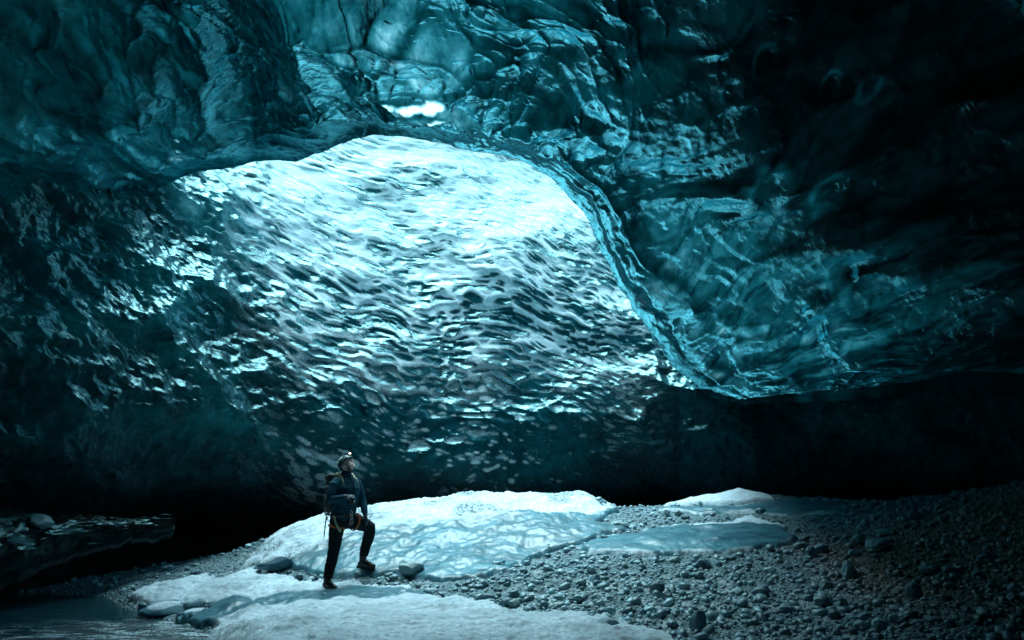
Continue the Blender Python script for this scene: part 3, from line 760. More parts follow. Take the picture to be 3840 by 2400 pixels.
def sample_ground(n, r):
    i = r.uniform(59, 957, n); j = r.uniform(14, 565, n)
    i0, j0 = i.astype(int), j.astype(int); fi, fj = i - i0, j - j0
    def bl(A): return (A[i0, j0] * (1 - fi) * (1 - fj) + A[i0 + 1, j0] * fi * (1 - fj) + A[i0, j0 + 1] * (1 - fi) * fj + A[i0 + 1, j0 + 1] * fi * fj)
    return bl(GX), bl(GY), bl(GH)
SNOWP = [mound, shelf, farsnow, rice, midice, corner]
def snow_depth(x, y):
    d = np.full(x.shape, -9.0)
    for p in SNOWP: d = np.maximum(d, sdf(p, x, y))
    return d
def ground_at(x, y): return float(Hground(np.array([x]), np.array([y]))[0])
def scatter(n, ic, smin, smax, power, seed, thick=1.0):
    r = np.random.default_rng(seed)
    x, y, z = sample_ground(n, r)
    d = snow_depth(x, y) + 0.10 * fbm(x * 3, y * 3, 0, 3, 411)
    clump = fbm(x * 1.2, y * 1.2, 0, 3, 415)
    ok = (d < 0.0) & (sdf(watp, x, y) < -0.02) & (r.random(n) < np.clip(0.95 + 0.9 * clump, 0.35, 1)) & (np.hypot(x, y) < 16.5)
    # a few strewn over the snow
    ok |= (d > 0) & (d < .6) & (r.random(n) < 0.010)
    x, y, z = x[ok], y[ok], z[ok]; m = len(x)
    s = smin * (1 - r.random(m) * (1 - (smax / smin) ** -power)) ** (-1 / power) / 2
    shp = [rock_shape(ic, 500 + k, 0.28, (1, .72 + .03 * (k % 4), .55 + .03 * (k % 3)), .7 if k % 3 == 0 else 0) for k in range(10)]
    kk = r.integers(0, 10, m)
    Rm = rotm(r.normal(0, .35, m), r.normal(0, .35, m), r.uniform(0, 6.28, m))
    base = np.stack([sh[0] for sh in shp])[kk]                     # m,nv,3
    V = np.einsum('mij,mvj->mvi', Rm, base) * s[:, None, None]
    dz = np.where(d[ok] > 0, 0.09, 0.0)
    V = V + np.stack([x, y, z + dz + s * 0.25], -1)[:, None]
    nv = base.shape[1]
    F = (ic[1][None] + (np.arange(m) * nv)[:, None, None]).reshape(-1, 3)
    return V.reshape(-1, 3), F, np.repeat(np.clip(r.beta(1.8, 1.7, m) + (r.random(m) < .55) * .5 * np.exp(-((x - 1.2) ** 2 / 2.2 + (y - 8.2) ** 2 / .9)), 0, 1), nv), np.repeat(warmth(x, y) * .85, nv)
VA, FA, TA, WA_ = scatter(44000, ICO1, 0.016, 0.050, 1.2, 21)
VB, FB, TB, WB_ = scatter(17000, ICO2, 0.04, 0.17, 1.5, 22)
peb = np_mesh('gravel', np.concatenate([VA, VB]), np.concatenate([FA, FB + len(VA)]), stone_material('pebble_stone'), attrs={'tone': np.concatenate([TA, TB]), 'warm': np.concatenate([WA_, WB_])})
tag(peb, 'loose grey gravel and small pebbles covering the cave floor', 'gravel', kind='stuff')

rockmats = []
def rock_mat(tone):
    base = stone_material('stone_%d' % int(tone * 100))
    for n in base.node_tree.nodes:
        if n.type == 'ATTRIBUTE' and n.attribute_name == 'tone':
            v = base.node_tree.nodes.new('ShaderNodeValue'); v.outputs[0].default_value = tone
            for l in list(n.outputs['Fac'].links): base.node_tree.links.new(v.outputs[0], l.to_socket)
    return base
TONES = [rock_mat(t) for t in (0.22, 0.45, 0.62, 0.85, 0.9, 0.95)]
ROCKS = []
for k in range(14):
    V, F = rock_shape(ICO4, 700 + k, 0.30, (1, .70 + .05 * (k % 4), .52 + .06 * (k % 4)), 0.85 if k in (3, 7, 11) else 0.0)
    me_o = np_mesh('stone', V, F, TONES[k % 6])
    bpy.data.objects.remove(me_o)
    ROCKS.append([m for m in bpy.data.meshes if m.name.startswith('stone')][-1])
ROCKS = [m for m in bpy.data.meshes if m.name.startswith('stone')]
def stone(px, py, w, h, k, label, tone=None, on=0.0, group='rounded stones lying on the gravel', cat='stone', name='stone'):
    """w, h apparent width and height in the 1024 picture; py is its middle"""
    p = hit_ground(px, py + h * 0.42, on)
    Y = p[1]; s = w / FPX * Y / 2; sv = h / FPX * Y / 2
    me = ROCKS[k % len(ROCKS)]
    if tone is not None:
        me = me.copy(); me.name = name; me.materials[0] = TONES[tone]
    o = bpy.data.objects.new(name, me); COL.objects.link(o)
    d = me.vertices; fz = sv / 0.62
    o.scale = (s, s * 1.0, max(fz, s * .45))
    o.rotation_euler = (random.uniform(-.15, .15), random.uniform(-.2, .2), random.uniform(-.4, .4) + (math.pi if k % 2 else 0))
    o.location = (p[0], p[1] + s * .35, p[2] + sv * 0.62)
    return tag(o, label, cat, group)
STONES = [
 (409, 568, 29, 15, 3, 'pale angular boulder on the blue ice just right of the walker', 3, .05),
 (608, 627, 24, 15, 5, 'dark mossy green boulder resting on the edge of the near snow', 1, .02),
 (659, 588, 14, 18, 1, 'dark oval stone standing upright in the gravel slope', 0, 0),
 (668, 596, 10, 10, 2, 'dark stone leaning against the upright dark oval stone', 0, 0),
 (592, 570, 8, 8, 6, 'round blue grey stone high on the frosted gravel bank', 2, 0),
 (597, 579, 10, 9, 7, 'pointed blue grey stone just below a round one on the bank', 2, 0),
 (540, 579, 9, 7, 8, 'smooth grey stone alone in the frosted gravel hollow', 1, 0),
 (405, 599, 8, 7, 9, 'small square stone on the near snow, the right one of a pair', 2, .05),
 (388, 600, 9, 5, 10, 'flat stone on the near snow, the left one of a pair', 1, .05),
 (514, 604, 10, 9, 11, 'pale block of stone where the gravel meets the near snow', 3, 0),
 (523, 616, 11, 8, 3, 'pale wedge shaped stone touching the edge of the near snow', 3, 0),
 (489, 603, 12, 9, 12, 'wide grey stone in the cluster above the near snow', 2, 0),
 (481, 572, 12, 8, 13, 'rounded stone at the dark lip of the blue ice', 1, 0),
 (389, 575, 9, 7, 4, 'rounded pale stone at the left foot of the angular boulder', 3, 0),
 (496, 563, 9, 6, 0, 'lone stone frozen on top of the blue ice', 2, .06),
 (621, 525, 16, 8, 6, 'frosted low stone beyond the crack in the ice', 3, 0),
 (602, 502, 10, 8, 2, 'dark stone at the right end of the snow mound crest', 1, 0),
 (666, 513, 9, 7, 7, 'frosted stone below the far snow patch, left of its twin', 3, 0),
 (679, 513, 9, 7, 9, 'frosted stone below the far snow patch, right of its twin', 3, 0),
 (443, 571, 8, 5, 1, 'dark flat stone on the waterline of the blue ice', 0, 0),
 (358, 574, 8, 6, 5, 'dark stone between the boots of the walker and the boulder', 1, 0),
 (711, 510, 12, 6, 8, 'brown domed stone sitting on the grey ice below the far snow', 4, 0),
 (761, 511, 10, 7, 10, 'dark capped stone at the right tip of the far snow patch', 1, 0),
 (777, 522, 11, 6, 11, 'pale oval stone at the end of the right ice sheet', 3, 0),
 (766, 526, 13, 7, 12, 'grey stone overhanging the white crest of the right ice sheet', 2, 0),
 (824, 494, 14, 9, 13, 'brown boulder at the foot of the dark wall under a bright crack', 4, 0),
 (816, 499, 10, 6, 0, 'teal grey stone beside the brown boulder at the wall', 1, 0),
 (809, 492, 9, 6, 4, 'small dark stone left of the brown boulder at the wall', 0, 0),
 (876, 503, 8, 6, 6, 'lone greenish stone on the flat gravel near the dark wall', 1, 0),
 (917, 515, 14, 11, 2, 'dark rounded boulder at the top of the shadowed bank', 0, 0),
 (867, 522, 9, 7, 7, 'teal stone upright in the pale far gravel', 2, 0),
 (887, 532, 16, 10, 8, 'rounded grey boulder at the crest of the shadowed bank', 2, 0),
 (881, 545, 28, 13, 13, 'large flat brown slab at the crest of the shadowed bank', 4, 0),
 (860, 540, 14, 11, 10, 'slanting grey boulder left of the large brown slab', 2, 0),
 (824, 548, 13, 12, 1, 'blue grey boulder in the middle of the gravel hollow', 1, 0),
 (801, 546, 13, 8, 12, 'speckled stone at the tip of the right ice sheet', 4, 0),
 (812, 552, 12, 11, 5, 'round stone touching the blue grey boulder in the hollow', 1, 0),
 (856, 553, 11, 7, 6, 'light teal stone below the slanting grey boulder', 2, 0),
 (851, 571, 14, 18, 9, 'tall upright stone on the edge of the shadowed bank', 1, 0),
 (705, 564, 14, 10, 2, 'dark boulder under the lower edge of the right ice sheet', 0, 0),
 (698, 575, 11, 9, 4, 'dark blue stone below the boulder by the right ice sheet', 1, 0),
 (802, 581, 10, 7, 8, 'clean oval stone in the middle of the near gravel', 2, 0),
 (762, 591, 17, 9, 10, 'broad flat stone in the middle of the near gravel', 1, 0),
 (742, 603, 11, 9, 0, 'round teal cobble below the broad flat stone', 2, 0),
 (787, 610, 15, 9, 12, 'smooth teal stone tilted to the right in near gravel', 2, 0),
 (823, 601, 18, 10, 3, 'angular split slab lying across the near gravel', 3, 0),
 (841, 602, 13, 8, 5, 'dark rounded stone at the right end of the split slab', 0, 0),
 (701, 622, 19, 21, 7, 'big blue grey boulder at the bottom edge of the picture', 1, 0),
 (836, 614, 13, 8, 9, 'dark cobble below the split slab', 0, 0),
 (862, 626, 12, 9, 11, 'tan banded stone low on the shadowed bank', 5, 0),
 (882, 624, 17, 10, 13, 'tan rounded boulder low on the shadowed bank', 5, 0),
 (917, 590, 14, 19, 1, 'smooth dark oval boulder standing in the black gravel', 0, 0),
 (990, 558, 18, 11, 2, 'big dim boulder near the right edge of the picture', 0, 0),
 (957, 571, 20, 8, 6, 'long dim flat stone on the black bank', 0, 0),
 (933, 569, 19, 12, 8, 'dim rounded boulder left of the long flat stone', 0, 0),
 (166, 568, 11, 8, 4, 'lone greenish cobble in the dark gravel left of the snow', 2, 0),
 (194, 572, 9, 6, 0, 'bluish cobble in the dark gravel left of the snow', 1, 0),
 (309, 580, 9, 6, 11, 'white topped stone behind the rear boot of the walker', 3, 0.03),
]
for px, py, w_, h_, k, lab, tn, on in STONES:
    stone(px, py, w_, h_, k, lab, tn, on)
# the other cobbles one can tell from the gravel, each its own object
r_ = random.Random(5); made = 0; tries = 0
cands = []
while made < 225 and tries < 4000:
    tries += 1
    px = r_.uniform(380, 1020); py = r_.uniform(500, 638)
    if px < 520 and py < 570: continue
    if any(abs(px - q[0]) < 9 and abs(py - q[1]) < 7 for q in cands): continue
    p = hit_ground(px, py)
    if p[1] > 15.5 or snow_depth(np.array([p[0]]), np.array([p[1]]))[0] > -0.08: continue
    cands.append((px, py)); made += 1
    w_ = r_.choice((4, 5, 5, 6, 6, 7, 8, 10)) * (0.8 + 0.5 * (py - 500) / 140)
    if px > 840 and py > 545:
        lab, grp = 'dim rounded cobble on the shadowed bank of brown gravel', 'cobbles on the shadowed bank'
    elif py < 545:
        lab, grp = 'small grey cobble on the far strip of pale gravel', 'cobbles on the far gravel'
    elif px < 600:
        lab, grp = 'frosted cobble in the gravel hollow beside the near snow', 'cobbles in the frosted hollow'
    else:
        lab, grp = 'rounded blue grey cobble among the near gravel', 'cobbles among the near gravel'
    stone(px, py, w_, w_ * r_.uniform(.6, .85), r_.randrange(14), lab, None, 0, grp, 'cobble', 'cobble')

# a snow-capped slab on the shore and a clear block of ice
slabmat = snowmat
def block(name, px, py, w_, h_, seed, label, cat, mat, on=0.1, rz=0.1, flat=.3, depth=.5):
    p = hit_ground(px, py + h_ * .4, on)
    s = w_ / FPX * p[1] / 2
    V, F = rock_shape(ICO4, seed, .22, (1, depth, flat), 1.0)
    one = np.ones(len(V))
    o = np_mesh(name, V * s, F, mat, attrs={'frost': sstep(.3, .8, unit(V)[:, 2]) * .8, 'thin': one * .15, 'dirt': one * 0, 'glaze': sstep(.5, .0, unit(V)[:, 2]), 'grit': one * .1})
    o.location = (p[0], p[1], p[2] + s * flat * .5); o.rotation_euler = (.1, -.08, rz)
    return tag(o, label, cat)
block('ice_slab', 163, 607, 50, 13, 811, 'tilted white snow covered slab at the tip of the near shelf', 'ice slab', snowmat, .02, .2, .22, .55)
block('ice_slab', 196, 611, 36, 10, 813, 'broken white slab stranded at the edge of the stream', 'ice slab', snowmat, .0, -.1, .22, .6)
block('ice_block', 272, 561, 34, 19, 815, 'clear rounded ice block half buried in the left end of the mound', 'ice block', snowmat, .05, .3, .5, .6)

# ------------------------------------------------------------------ ledge of clear ice low on the left wall
us = np.linspace(0, 1, 300); vs_ = np.linspace(0, 1, 170)
UU, VV = np.meshgrid(us, vs_, indexing='ij')
A_, B_ = np.array([-12.0, 7.0]), np.array([-6.0, 12.5])
lx = A_[0] + (B_[0] - A_[0]) * UU; ly = A_[1] + (B_[1] - A_[1]) * UU
ang = -0.5 * math.pi + math.pi * 1.15 * VV                      # from beneath, round the nose, up to the back
prof_o = np.cos(ang) * 1.25 * (1 - sstep(.55, .95, UU) * .85); prof_z = np.sin(ang) * 0.62 * (1 - sstep(.45, .95, UU) * .8)
nlx, nly = 0.68, -0.73
nz1 = fbm(UU * 14, VV * 5, 0, 4, 821); nz2 = np.minimum(worley2(UU * 14 + nz1, VV * 6, 823)[0], 1)
prof_o = prof_o + 0.10 * nz1 + 0.08 * nz2
Lz = 0.30 + 1.6 * prof_z + 0.10 * nz1 + 0.30 * sstep(.5, 1.0, UU) + 0.06 * fbm(UU * 60, 0 * UU, 0, 3, 825) * sstep(.45, .2, VV)
LP = np.stack([lx + nlx * prof_o, ly + nly * prof_o, Lz], -1)
ledge = np_mesh('ice_ledge', LP.reshape(-1, 3), grid_faces(300, 170)[:, ::-1], icemat,
    attrs={'frost': np.clip(.12 * sstep(.30, .22, VV) * sstep(.1, .2, VV), 0, 1), 'thin': 0.07 * sstep(.6, .25, VV) + .006 + 0 * UU, 'dirt': .3 + .6 * sstep(.4, .6, UU)})  # painted glow beneath the ledge, painted shade towards its right end
tag(ledge, kind='structure')
ledge.name = 'ice_wall_ledge'
stone_l = stone(38, 523, 14, 6, 2, 'pale flat stone lying on top of the left ice ledge', 3)
q = LP[:, 100:, :]; 
dd = ray(38, 524); dd = dd / np.linalg.norm(dd); Q = LP.reshape(-1, 3) - EYE; rq = np.linalg.norm(Q, axis=1)
i = np.argmax((Q @ dd) / rq); stone_l.location = LP.reshape(-1, 3)[i] + np.array([0, .05, .04])

# ------------------------------------------------------------------ the walker
PX, PY, PZ = -2.52, 10.1, ground_at(-2.52, 10.1) + 0.06
root = empty('person', (PX, PY, PZ))
tag(root, 'person in dark jacket and striped helmet gazing up, one foot raised on ice', 'person')
def tube(pts, rad, seg=16, side=None, cap=True):
    """closed tapered tube; rad items are r or (r_side, r_front)"""
    P = [np.array(p, float) for p in pts]; Rr = [(r, r) if np.isscalar(r) else r for r in rad]
    n = len(P); rings = []
    T = [unit(P[min(i + 1, n - 1)] - P[max(i - 1, 0)]) for i in range(n)]
    ref = np.array(side, float) if side is not None else (np.array([1.0, 0, 0]) if abs(T[0][0]) < .9 else np.array([0, 1.0, 0]))
    def ring(c, t, ra, rb):
        nonlocal ref
        s_ = unit(ref - t * (ref @ t)); f_ = np.cross(t, s_)
        if side is None: ref = s_
        a = np.linspace(0, 2 * math.pi, seg, endpoint=False)
        return c + np.outer(np.cos(a), s_) * ra + np.outer(np.sin(a), f_) * rb
    if cap:
        for k in (0.25, .7): rings.append(ring(P[0] - T[0] * min(Rr[0]) * (1 - k) * .9, T[0], Rr[0][0] * math.sqrt(k), Rr[0][1] * math.sqrt(k)))
    for i in range(n): rings.append(ring(P[i], T[i], *Rr[i]))
    if cap:
        for k in (.7, .25): rings.append(ring(P[-1] + T[-1] * min(Rr[-1]) * (1 - k) * .9, T[-1], Rr[-1][0] * math.sqrt(k), Rr[-1][1] * math.sqrt(k)))
    V = np.concatenate(rings); m = len(rings); F = []
    for i in range(m - 1):
        for j in range(seg):
            F.append([i * seg + j, i * seg + (j + 1) % seg, (i + 1) * seg + (j + 1) % seg, (i + 1) * seg + j])
    V = np.vstack([V, rings[0].mean(0), rings[-1].mean(0)]); a, b = len(V) - 2, len(V) - 1
    for j in range(seg):
        F.append([a, (j + 1) % seg, j, j]); F.append([b, (m - 1) * seg + j, (m - 1) * seg + (j + 1) % seg, (m - 1) * seg + (j + 1) % seg])
    return V, F
def ell(c, r, M=None):
    V, F = ICO2 if max(r) < .03 else (ICO3 if False else ico(3))
    W = V * np.array(r)
    if M is not None: W = W @ M
    return W + np.array(c), [list(f) + [f[-1]] for f in F.tolist()]
def raw(name, shapes, mat, parent, smooth=True):
    Vs, Fs, o = [], [], 0
    for V, F in shapes:
        Vs.append(V)
        for f in F:
            g = [int(q) + o for q in f]
            if g[-1] == g[-2]: g = g[:-1]
            Fs.append(g)
        o += len(V)
    me = bpy.data.meshes.new(name); me.from_pydata(np.concatenate(Vs).tolist(), [], Fs); me.update()
    me.polygons.foreach_set('use_smooth', [smooth] * len(me.polygons))
    if mat: me.materials.append(mat)
    ob = bpy.data.objects.new(name, me); COL.objects.link(ob)
    if parent is not None: ob.parent = parent
    return ob
def fuse(name, shapes, mat, parent, voxel=.012, smooth=4, wrinkle=0.0, wscale=12, seed=0):
    """join the shapes into one continuous skin"""
    ob = raw(name, shapes, None, None)
    md = ob.modifiers.new('r', 'REMESH'); md.mode = 'VOXEL'; md.voxel_size = voxel; md.use_smooth_shade = True
    ms = ob.modifiers.new('s', 'SMOOTH'); ms.iterations = smooth; ms.factor = .5
    dg = bpy.context.evaluated_depsgraph_get()
    me = bpy.data.meshes.new_from_object(ob.evaluated_get(dg))
    bpy.data.objects.remove(ob)
    if wrinkle:
        n = len(me.vertices); co_ = np.empty(n * 3, np.float32); me.vertices.foreach_get('co', co_); co_ = co_.reshape(-1, 3)
        no = np.array([v.normal[:] for v in me.vertices])
        x, y, z = co_.T
        w = wrinkle * (fbm(x * wscale, y * wscale, z * wscale * 1.8 + 2 * x * wscale * .5, 3, seed) + .5 * (1 - np.abs(vnoise(x * wscale * .9, y * wscale * .9, z * wscale * 2.4, seed + 4)) * 2))
        me.vertices.foreach_set('co', (co_ + no * w[:, None]).astype(np.float32).ravel())
    me.name = name
    me.materials.clear(); me.materials.append(mat)
    me.polygons.foreach_set('use_smooth', [True] * len(me.polygons))
    o = bpy.data.objects.new(name, me); COL.objects.link(o)
    if parent is not None: o.parent = parent
    return o
jacket_m = simple_mat('jacket_cloth', (0.006, 0.055, 0.085), .85, spec=.15, vscale=18, bump=.3, bscale=90)
trouser_m = simple_mat('trouser_cloth', (0.006, 0.012, 0.015), .85, spec=.2, bump=.3, bscale=120)
boot_m = simple_mat('boot_leather', (0.018, 0.016, 0.016), .5, bump=.4)
sole_m = simple_mat('boot_sole', (0.02, 0.018, 0.018), .8)
glove_m = simple_mat('glove_cloth', (0.02, 0.05, 0.065), .6)
skin_m = simple_mat('skin', (0.78, 0.58, 0.52), .5, var=.08)
hair_m = simple_mat('stubble', (0.10, 0.065, 0.05), .8)
helmet_m = simple_mat('helmet_shell', (0.015, 0.06, 0.075), .3)
stripe_m = simple_mat('helmet_stripe', (0.85, 0.92, 0.9), .4, var=.05)
olive_m = simple_mat('olive_webbing', (0.30, 0.34, 0.20), .7)
pack_m = simple_mat('pack_cloth', (0.035, 0.05, 0.045), .75, bump=.4)
orange_m = simple_mat('orange_webbing', (0.42, 0.09, 0.03), .6)
metal_m = simple_mat('steel', (0.6, 0.62, 0.63), .3, metal=1, var=.05)
black_m = simple_mat('black_plastic', (0.01, 0.01, 0.012), .35)
rope_m = simple_mat('rope', (0.16, 0.17, 0.14), .8, vscale=80, var=.5)
eye_m = simple_mat('eye', (0.55, 0.55, 0.55), .2, var=0.0); iris_m = simple_mat('iris', (0.02, 0.02, 0.02), .2)
lamp_m = simple_mat('lamp_lens', (0.9, .85, .75), .3, emit=((1, .88, .72), 6.0))

def basis(yaw, pitch):
    f = np.array([math.cos(pitch) * math.cos(yaw), math.cos(pitch) * math.sin(yaw), math.sin(pitch)])
    s = np.array([math.sin(yaw), -math.cos(yaw), 0.0])        # the figure's right side
    u = np.cross(s, f)
    return np.stack([f, s, u])                                # rows: front, right side, up
HB = basis(R(-28), R(42)); HC = np.array([.150, -.01, 1.700])
def hp(f, s, u): return HC + np.array([f, s, u]) @ HB
# head, neck and the body under the clothes: one continuous skin
head = [ell(hp(-.005, 0, .030), (.098, .074, .088), HB), ell(hp(.022, 0, -.045), (.066, .056, .062), HB), ell(hp(.066, 0, -.088), (.026, .026, .020), HB),
        tube([hp(.086, 0, .026), hp(.096, 0, .006), hp(.106, 0, -.014), hp(.094, 0, -.024)], [.008, .010, .012, .009], 10),
        ell(hp(.080, 0, .038), (.016, .048, .012), HB), ell(hp(.082, 0, -.050), (.012, .024, .007), HB), ell(hp(.080, 0, -.062), (.012, .020, .007), HB),
        ell(hp(.058, .042, -.012), (.024, .018, .020), HB), ell(hp(.058, -.042, -.012), (.024, .018, .020), HB),
        ell(hp(-.008, .076, -.006), (.020, .009, .032), HB), ell(hp(-.008, -.076, -.006), (.020, .009, .032), HB),
        tube([hp(-.02, 0, -.03), (.125, 0, 1.60), (.115, 0, 1.50)], [.058, .057, .064], 16)]
core = [tube([(.11, 0, .95), (.135, 0, 1.1), (.15, 0, 1.3), (.13, 0, 1.45), (.12, 0, 1.52)], [(.14, .10), (.13, .10), (.15, .11), (.15, .08), (.07, .06)], 16, side=(-.64, -.77, 0)),
        tube([(.06, -.07, .95), (.02, -.02, .55), (-.05, 0, .12)], [.07, .05, .035]), tube([(.18, .07, .93), (.44, .30, .80), (.35, .40, .36)], [.07, .05, .035]),
        tube([(.013, -.145, 1.45), (-.01, -.24, 1.22), (.19, -.27, 1.255)], [.045, .036, .026]), tube([(.257, .145, 1.45), (.35, .17, 1.19), (.405, .10, 1.03)], [.045, .036, .026])]
body = fuse('body', head + core, skin_m, root, .007, 2)
for sgn in (1, -1):
    e = raw('eye', [ell(hp(.078, .031 * sgn, .016), (.012, .013, .011), HB)], eye_m, body)
    raw('pupil', [ell(hp(.0885, .031 * sgn, .018), (.0035, .0065, .0055), HB)], iris_m, e)
raw('stubble', [ell(hp(.006, 0, -.060), (.066, .0560, .047), HB)], hair_m, body)
# jacket
TS = (-.64, -.77, 0)
jk = [tube([(.105, 0, .955), (.115, 0, 1.02), (.14, 0, 1.12), (.158, -.01, 1.24), (.158, -.01, 1.37), (.135, 0, 1.47), (.125, 0, 1.53)],
           [(.185, .150), (.182, .148), (.170, .142), (.178, .148), (.195, .145), (.175, .112), (.10, .09)], 24, side=TS),
      tube([(.03, -.115, 1.475), (.002, -.185, 1.42), (-.018, -.235, 1.30), (-.010, -.255, 1.225), (.06, -.275, 1.232), (.185, -.285, 1.262)], [.066, .070, .060, .056, .052, .040], 16),
      tube([(.235, .12, 1.47), (.275, .16, 1.40), (.32, .17, 1.28), (.35, .165, 1.19), (.385, .12, 1.09), (.408, .09, 1.02)], [.066, .066, .058, .054, .048, .040], 16),
      tube([(.120, 0, 1.50), (.128, 0, 1.565), (.138, 0, 1.60)], [(.085, .085), (.075, .078), (.070, .074)], 20, side=TS)]
jacket = fuse('jacket', jk, jacket_m, root, .011, 3, .007, 11, 3)
zipb = [tube([(.165 + .766 * d, -.01 - .643 * d, z) for z, d in ((1.05, .150), (1.24, .150), (1.37, .146), (1.46, .118), (1.54, .090))], [.006] * 5, 6)]
raw('zip', zipb, black_m, jacket)
raw('hood', [tube([hp(-.10, .085, -.115), hp(-.135, .03, -.10), hp(-.14, -.03, -.10), hp(-.10, -.085, -.115)], [.030, .038, .038, .030], 12)], jacket_m, jacket)
# trousers
tr = [tube([(.108, 0, .90), (.108, 0, .96), (.112, 0, 1.03)], [(.165, .135), (.178, .142), (.165, .13)], 20, side=TS),
      tube([(.065, -.065, .95), (.05, -.06, .84), (.035, -.045, .70), (.022, -.035, .56), (-.005, -.02, .40), (-.035, -.01, .26), (-.052, -.005, .165)], [.118, .108, .094, .082, .078, .072, .066], 18),
      tube([(.165, .055, .94), (.25, .12, .905), (.35, .21, .865), (.445, .295, .815), (.43, .335, .70), (.385, .375, .56), (.350, .40, .425)], [.118, .112, .100, .090, .083, .076, .066], 18)]
trousers = fuse('trousers', tr, trouser_m, root, .011, 3, .008, 9, 9)
# boots
def boot(ankle, yaw, zs):
    c, s = math.cos(yaw), math.sin(yaw)
    def b(f, l, z): return (ankle[0] + c * f + s * l, ankle[1] + s * f - c * l, zs + z)
    up = [tube([b(-.005, 0, .06), b(-.01, 0, .12), b(-.005, 0, .20), b(0, 0, .235)], [(.055, .05), (.052, .052), (.058, .058), (.060, .060)], 16),
          tube([b(-.07, 0, .055), b(0, 0, .065), b(.09, 0, .06), b(.16, .004, .047), b(.205, .004, .042)], [.038, .048, .048, .044, .034], 16)]
    o = fuse('boot', up, boot_m, root, .008, 2, .003, 30, 5)
    so_ = []
    prof = [(-.100, .028), (-.07, .038), (0, .034), (.09, .042), (.16, .043), (.20, .035), (.222, .018)]
    top, bot = [], []
    n = len(prof)
    V = []
    for z in (0.004, .034):
        for f, h in prof: V.append(b(f, h, z + (.012 if f > .2 else 0)))
        for f, h in prof[::-1]: V.append(b(f, -h, z + (.012 if f > .2 else 0)))
    m = 2 * n
    F = [list(range(m))[::-1], list(range(m, 2 * m))] + [[i, (i + 1) % m, m + (i + 1) % m, m + i] for i in range(m)]
    raw('sole', [(np.array(V), F)], sole_m, o, False)
    raw('lace', [tube([b(.05 + .012 * k, -.03, .112 - .005 * k), b(.055 + .012 * k, 0, .118 - .005 * k), b(.05 + .012 * k, .03, .112 - .005 * k)], [.004] * 3, 6) for k in range(-2, 5)], olive_m, o)
    return o
boot((-.055, -.005), R(-42), 0.0)
lz = ground_at(PX + .42, PY + .36) - PZ + .055
boot((.348, .40), R(-30), max(.12, min(.28, lz)))
# gloves
def glove(wrist, dirf, palm_n, curl, thumb_side=1):
    f = unit(dirf); n_ = unit(np.array(palm_n) - f * (np.array(palm_n) @ f)); s_ = np.cross(f, n_) * thumb_side
    w_ = np.array(wrist)
    sh = [tube([w_ - f * .03, w_ + f * .015], [.036, .034], 12),
          tube([w_ + f * .01, w_ + f * .05, w_ + f * .088], [(.030, .020), (.043, .020), (.043, .016)], 14, side=s_)]
    for k, (o_, l_) in enumerate(((.032, .070), (.011, .080), (-.011, .075), (-.032, .058))):
        b0 = w_ + f * .085 + s_ * o_; a1_ = curl * (.8 + .1 * k)
        p1 = b0 + (f * math.cos(a1_ * .5) + n_ * math.sin(a1_ * .5)) * l_ * .45
        p2 = p1 + (f * math.cos(a1_ * 1.3) + n_ * math.sin(a1_ * 1.3)) * l_ * .32
        p3 = p2 + (f * math.cos(a1_ * 2.0) + n_ * math.sin(a1_ * 2.0)) * l_ * .25
        sh.append(tube([b0, p1, p2, p3], [.0115, .011, .010, .0085], 8))
    t0 = w_ + f * .03 + s_ * .034; t1 = t0 + unit(f * .7 + s_ * .6 + n_ * .35) * .04; t2 = t1 + unit(f * .9 + s_ * .1 + n_ * .6) * .03
    sh.append(tube([t0, t1, t2], [.015, .0125, .010], 8))
    return fuse('glove', sh, glove_m, root, .005, 1)
glove((.205, -.285, 1.265), (1, .05, .06), (.15, .55, -.85), .95, -1)
glove((.412, .083, 1.005), (.38, -.22, -.9), (-.6, -.2, -.1), .55, 1)
# helmet
hs, hf = [], []
nu_, nv_ = 40, 16
for i in range(nu_):
    for j in range(nv_):
        a = 2 * math.pi * i / nu_; low = 0.10 * math.cos(a) - 0.16 - .10 * (1 - abs(math.cos(a)))
        e = low + (math.pi / 2 - low) * j / (nv_ - 1)
        dent = 1 - .03 * (math.cos(6 * a) > .6) * (e > .5) * (e < 1.1)
        hs.append(hp(-.012 + .124 * math.cos(e) * math.cos(a) * dent, .098 * math.cos(e) * math.sin(a) * dent, .044 + .100 * math.sin(e)))
for i in range(nu_):
    for j in range(nv_ - 1):
        hf.append([i * nv_ + j, ((i + 1) % nu_) * nv_ + j, ((i + 1) % nu_) * nv_ + j + 1, i * nv_ + j + 1])
helmet = raw('helmet', [(np.array(hs), hf)], helmet_m, root)
sol = helmet.modifiers.new('thickness', 'SOLIDIFY'); sol.thickness = .008; sol.offset = -1
def band(s_at, e0, e1, wd, lift=1.14):
    V, F = [], []
    m = 26
    for k in range(m):
        e = e0 + (e1 - e0) * k / (m - 1)
        for o_ in (-wd, wd):
            sv = min(.97, abs(s_at + o_) / .098) * (1 if s_at + o_ > 0 else -1); c = math.sqrt(1 - sv * sv)
            V.append(hp(-.012 + .124 * lift * math.cos(e) * c, .098 * sv * 1.1, .044 + .100 * lift * math.sin(e) * c))
    for k in range(m - 1): F.append([2 * k, 2 * k + 1, 2 * k + 3, 2 * k + 2])
    return np.array(V), F
for s_at in (.028, .066, -.028, -.066):
    raw('stripe', [band(s_at, R(62), R(182), .0105)], stripe_m, helmet)
raw('strap', [tube([hp(.108 * math.cos(a) - .012 + .012, .098 * math.sin(a), .052 + .03 * math.cos(a)) for a in np.linspace(-1.5, 1.5, 15)], [.007] * 15, 8)], olive_m, helmet)
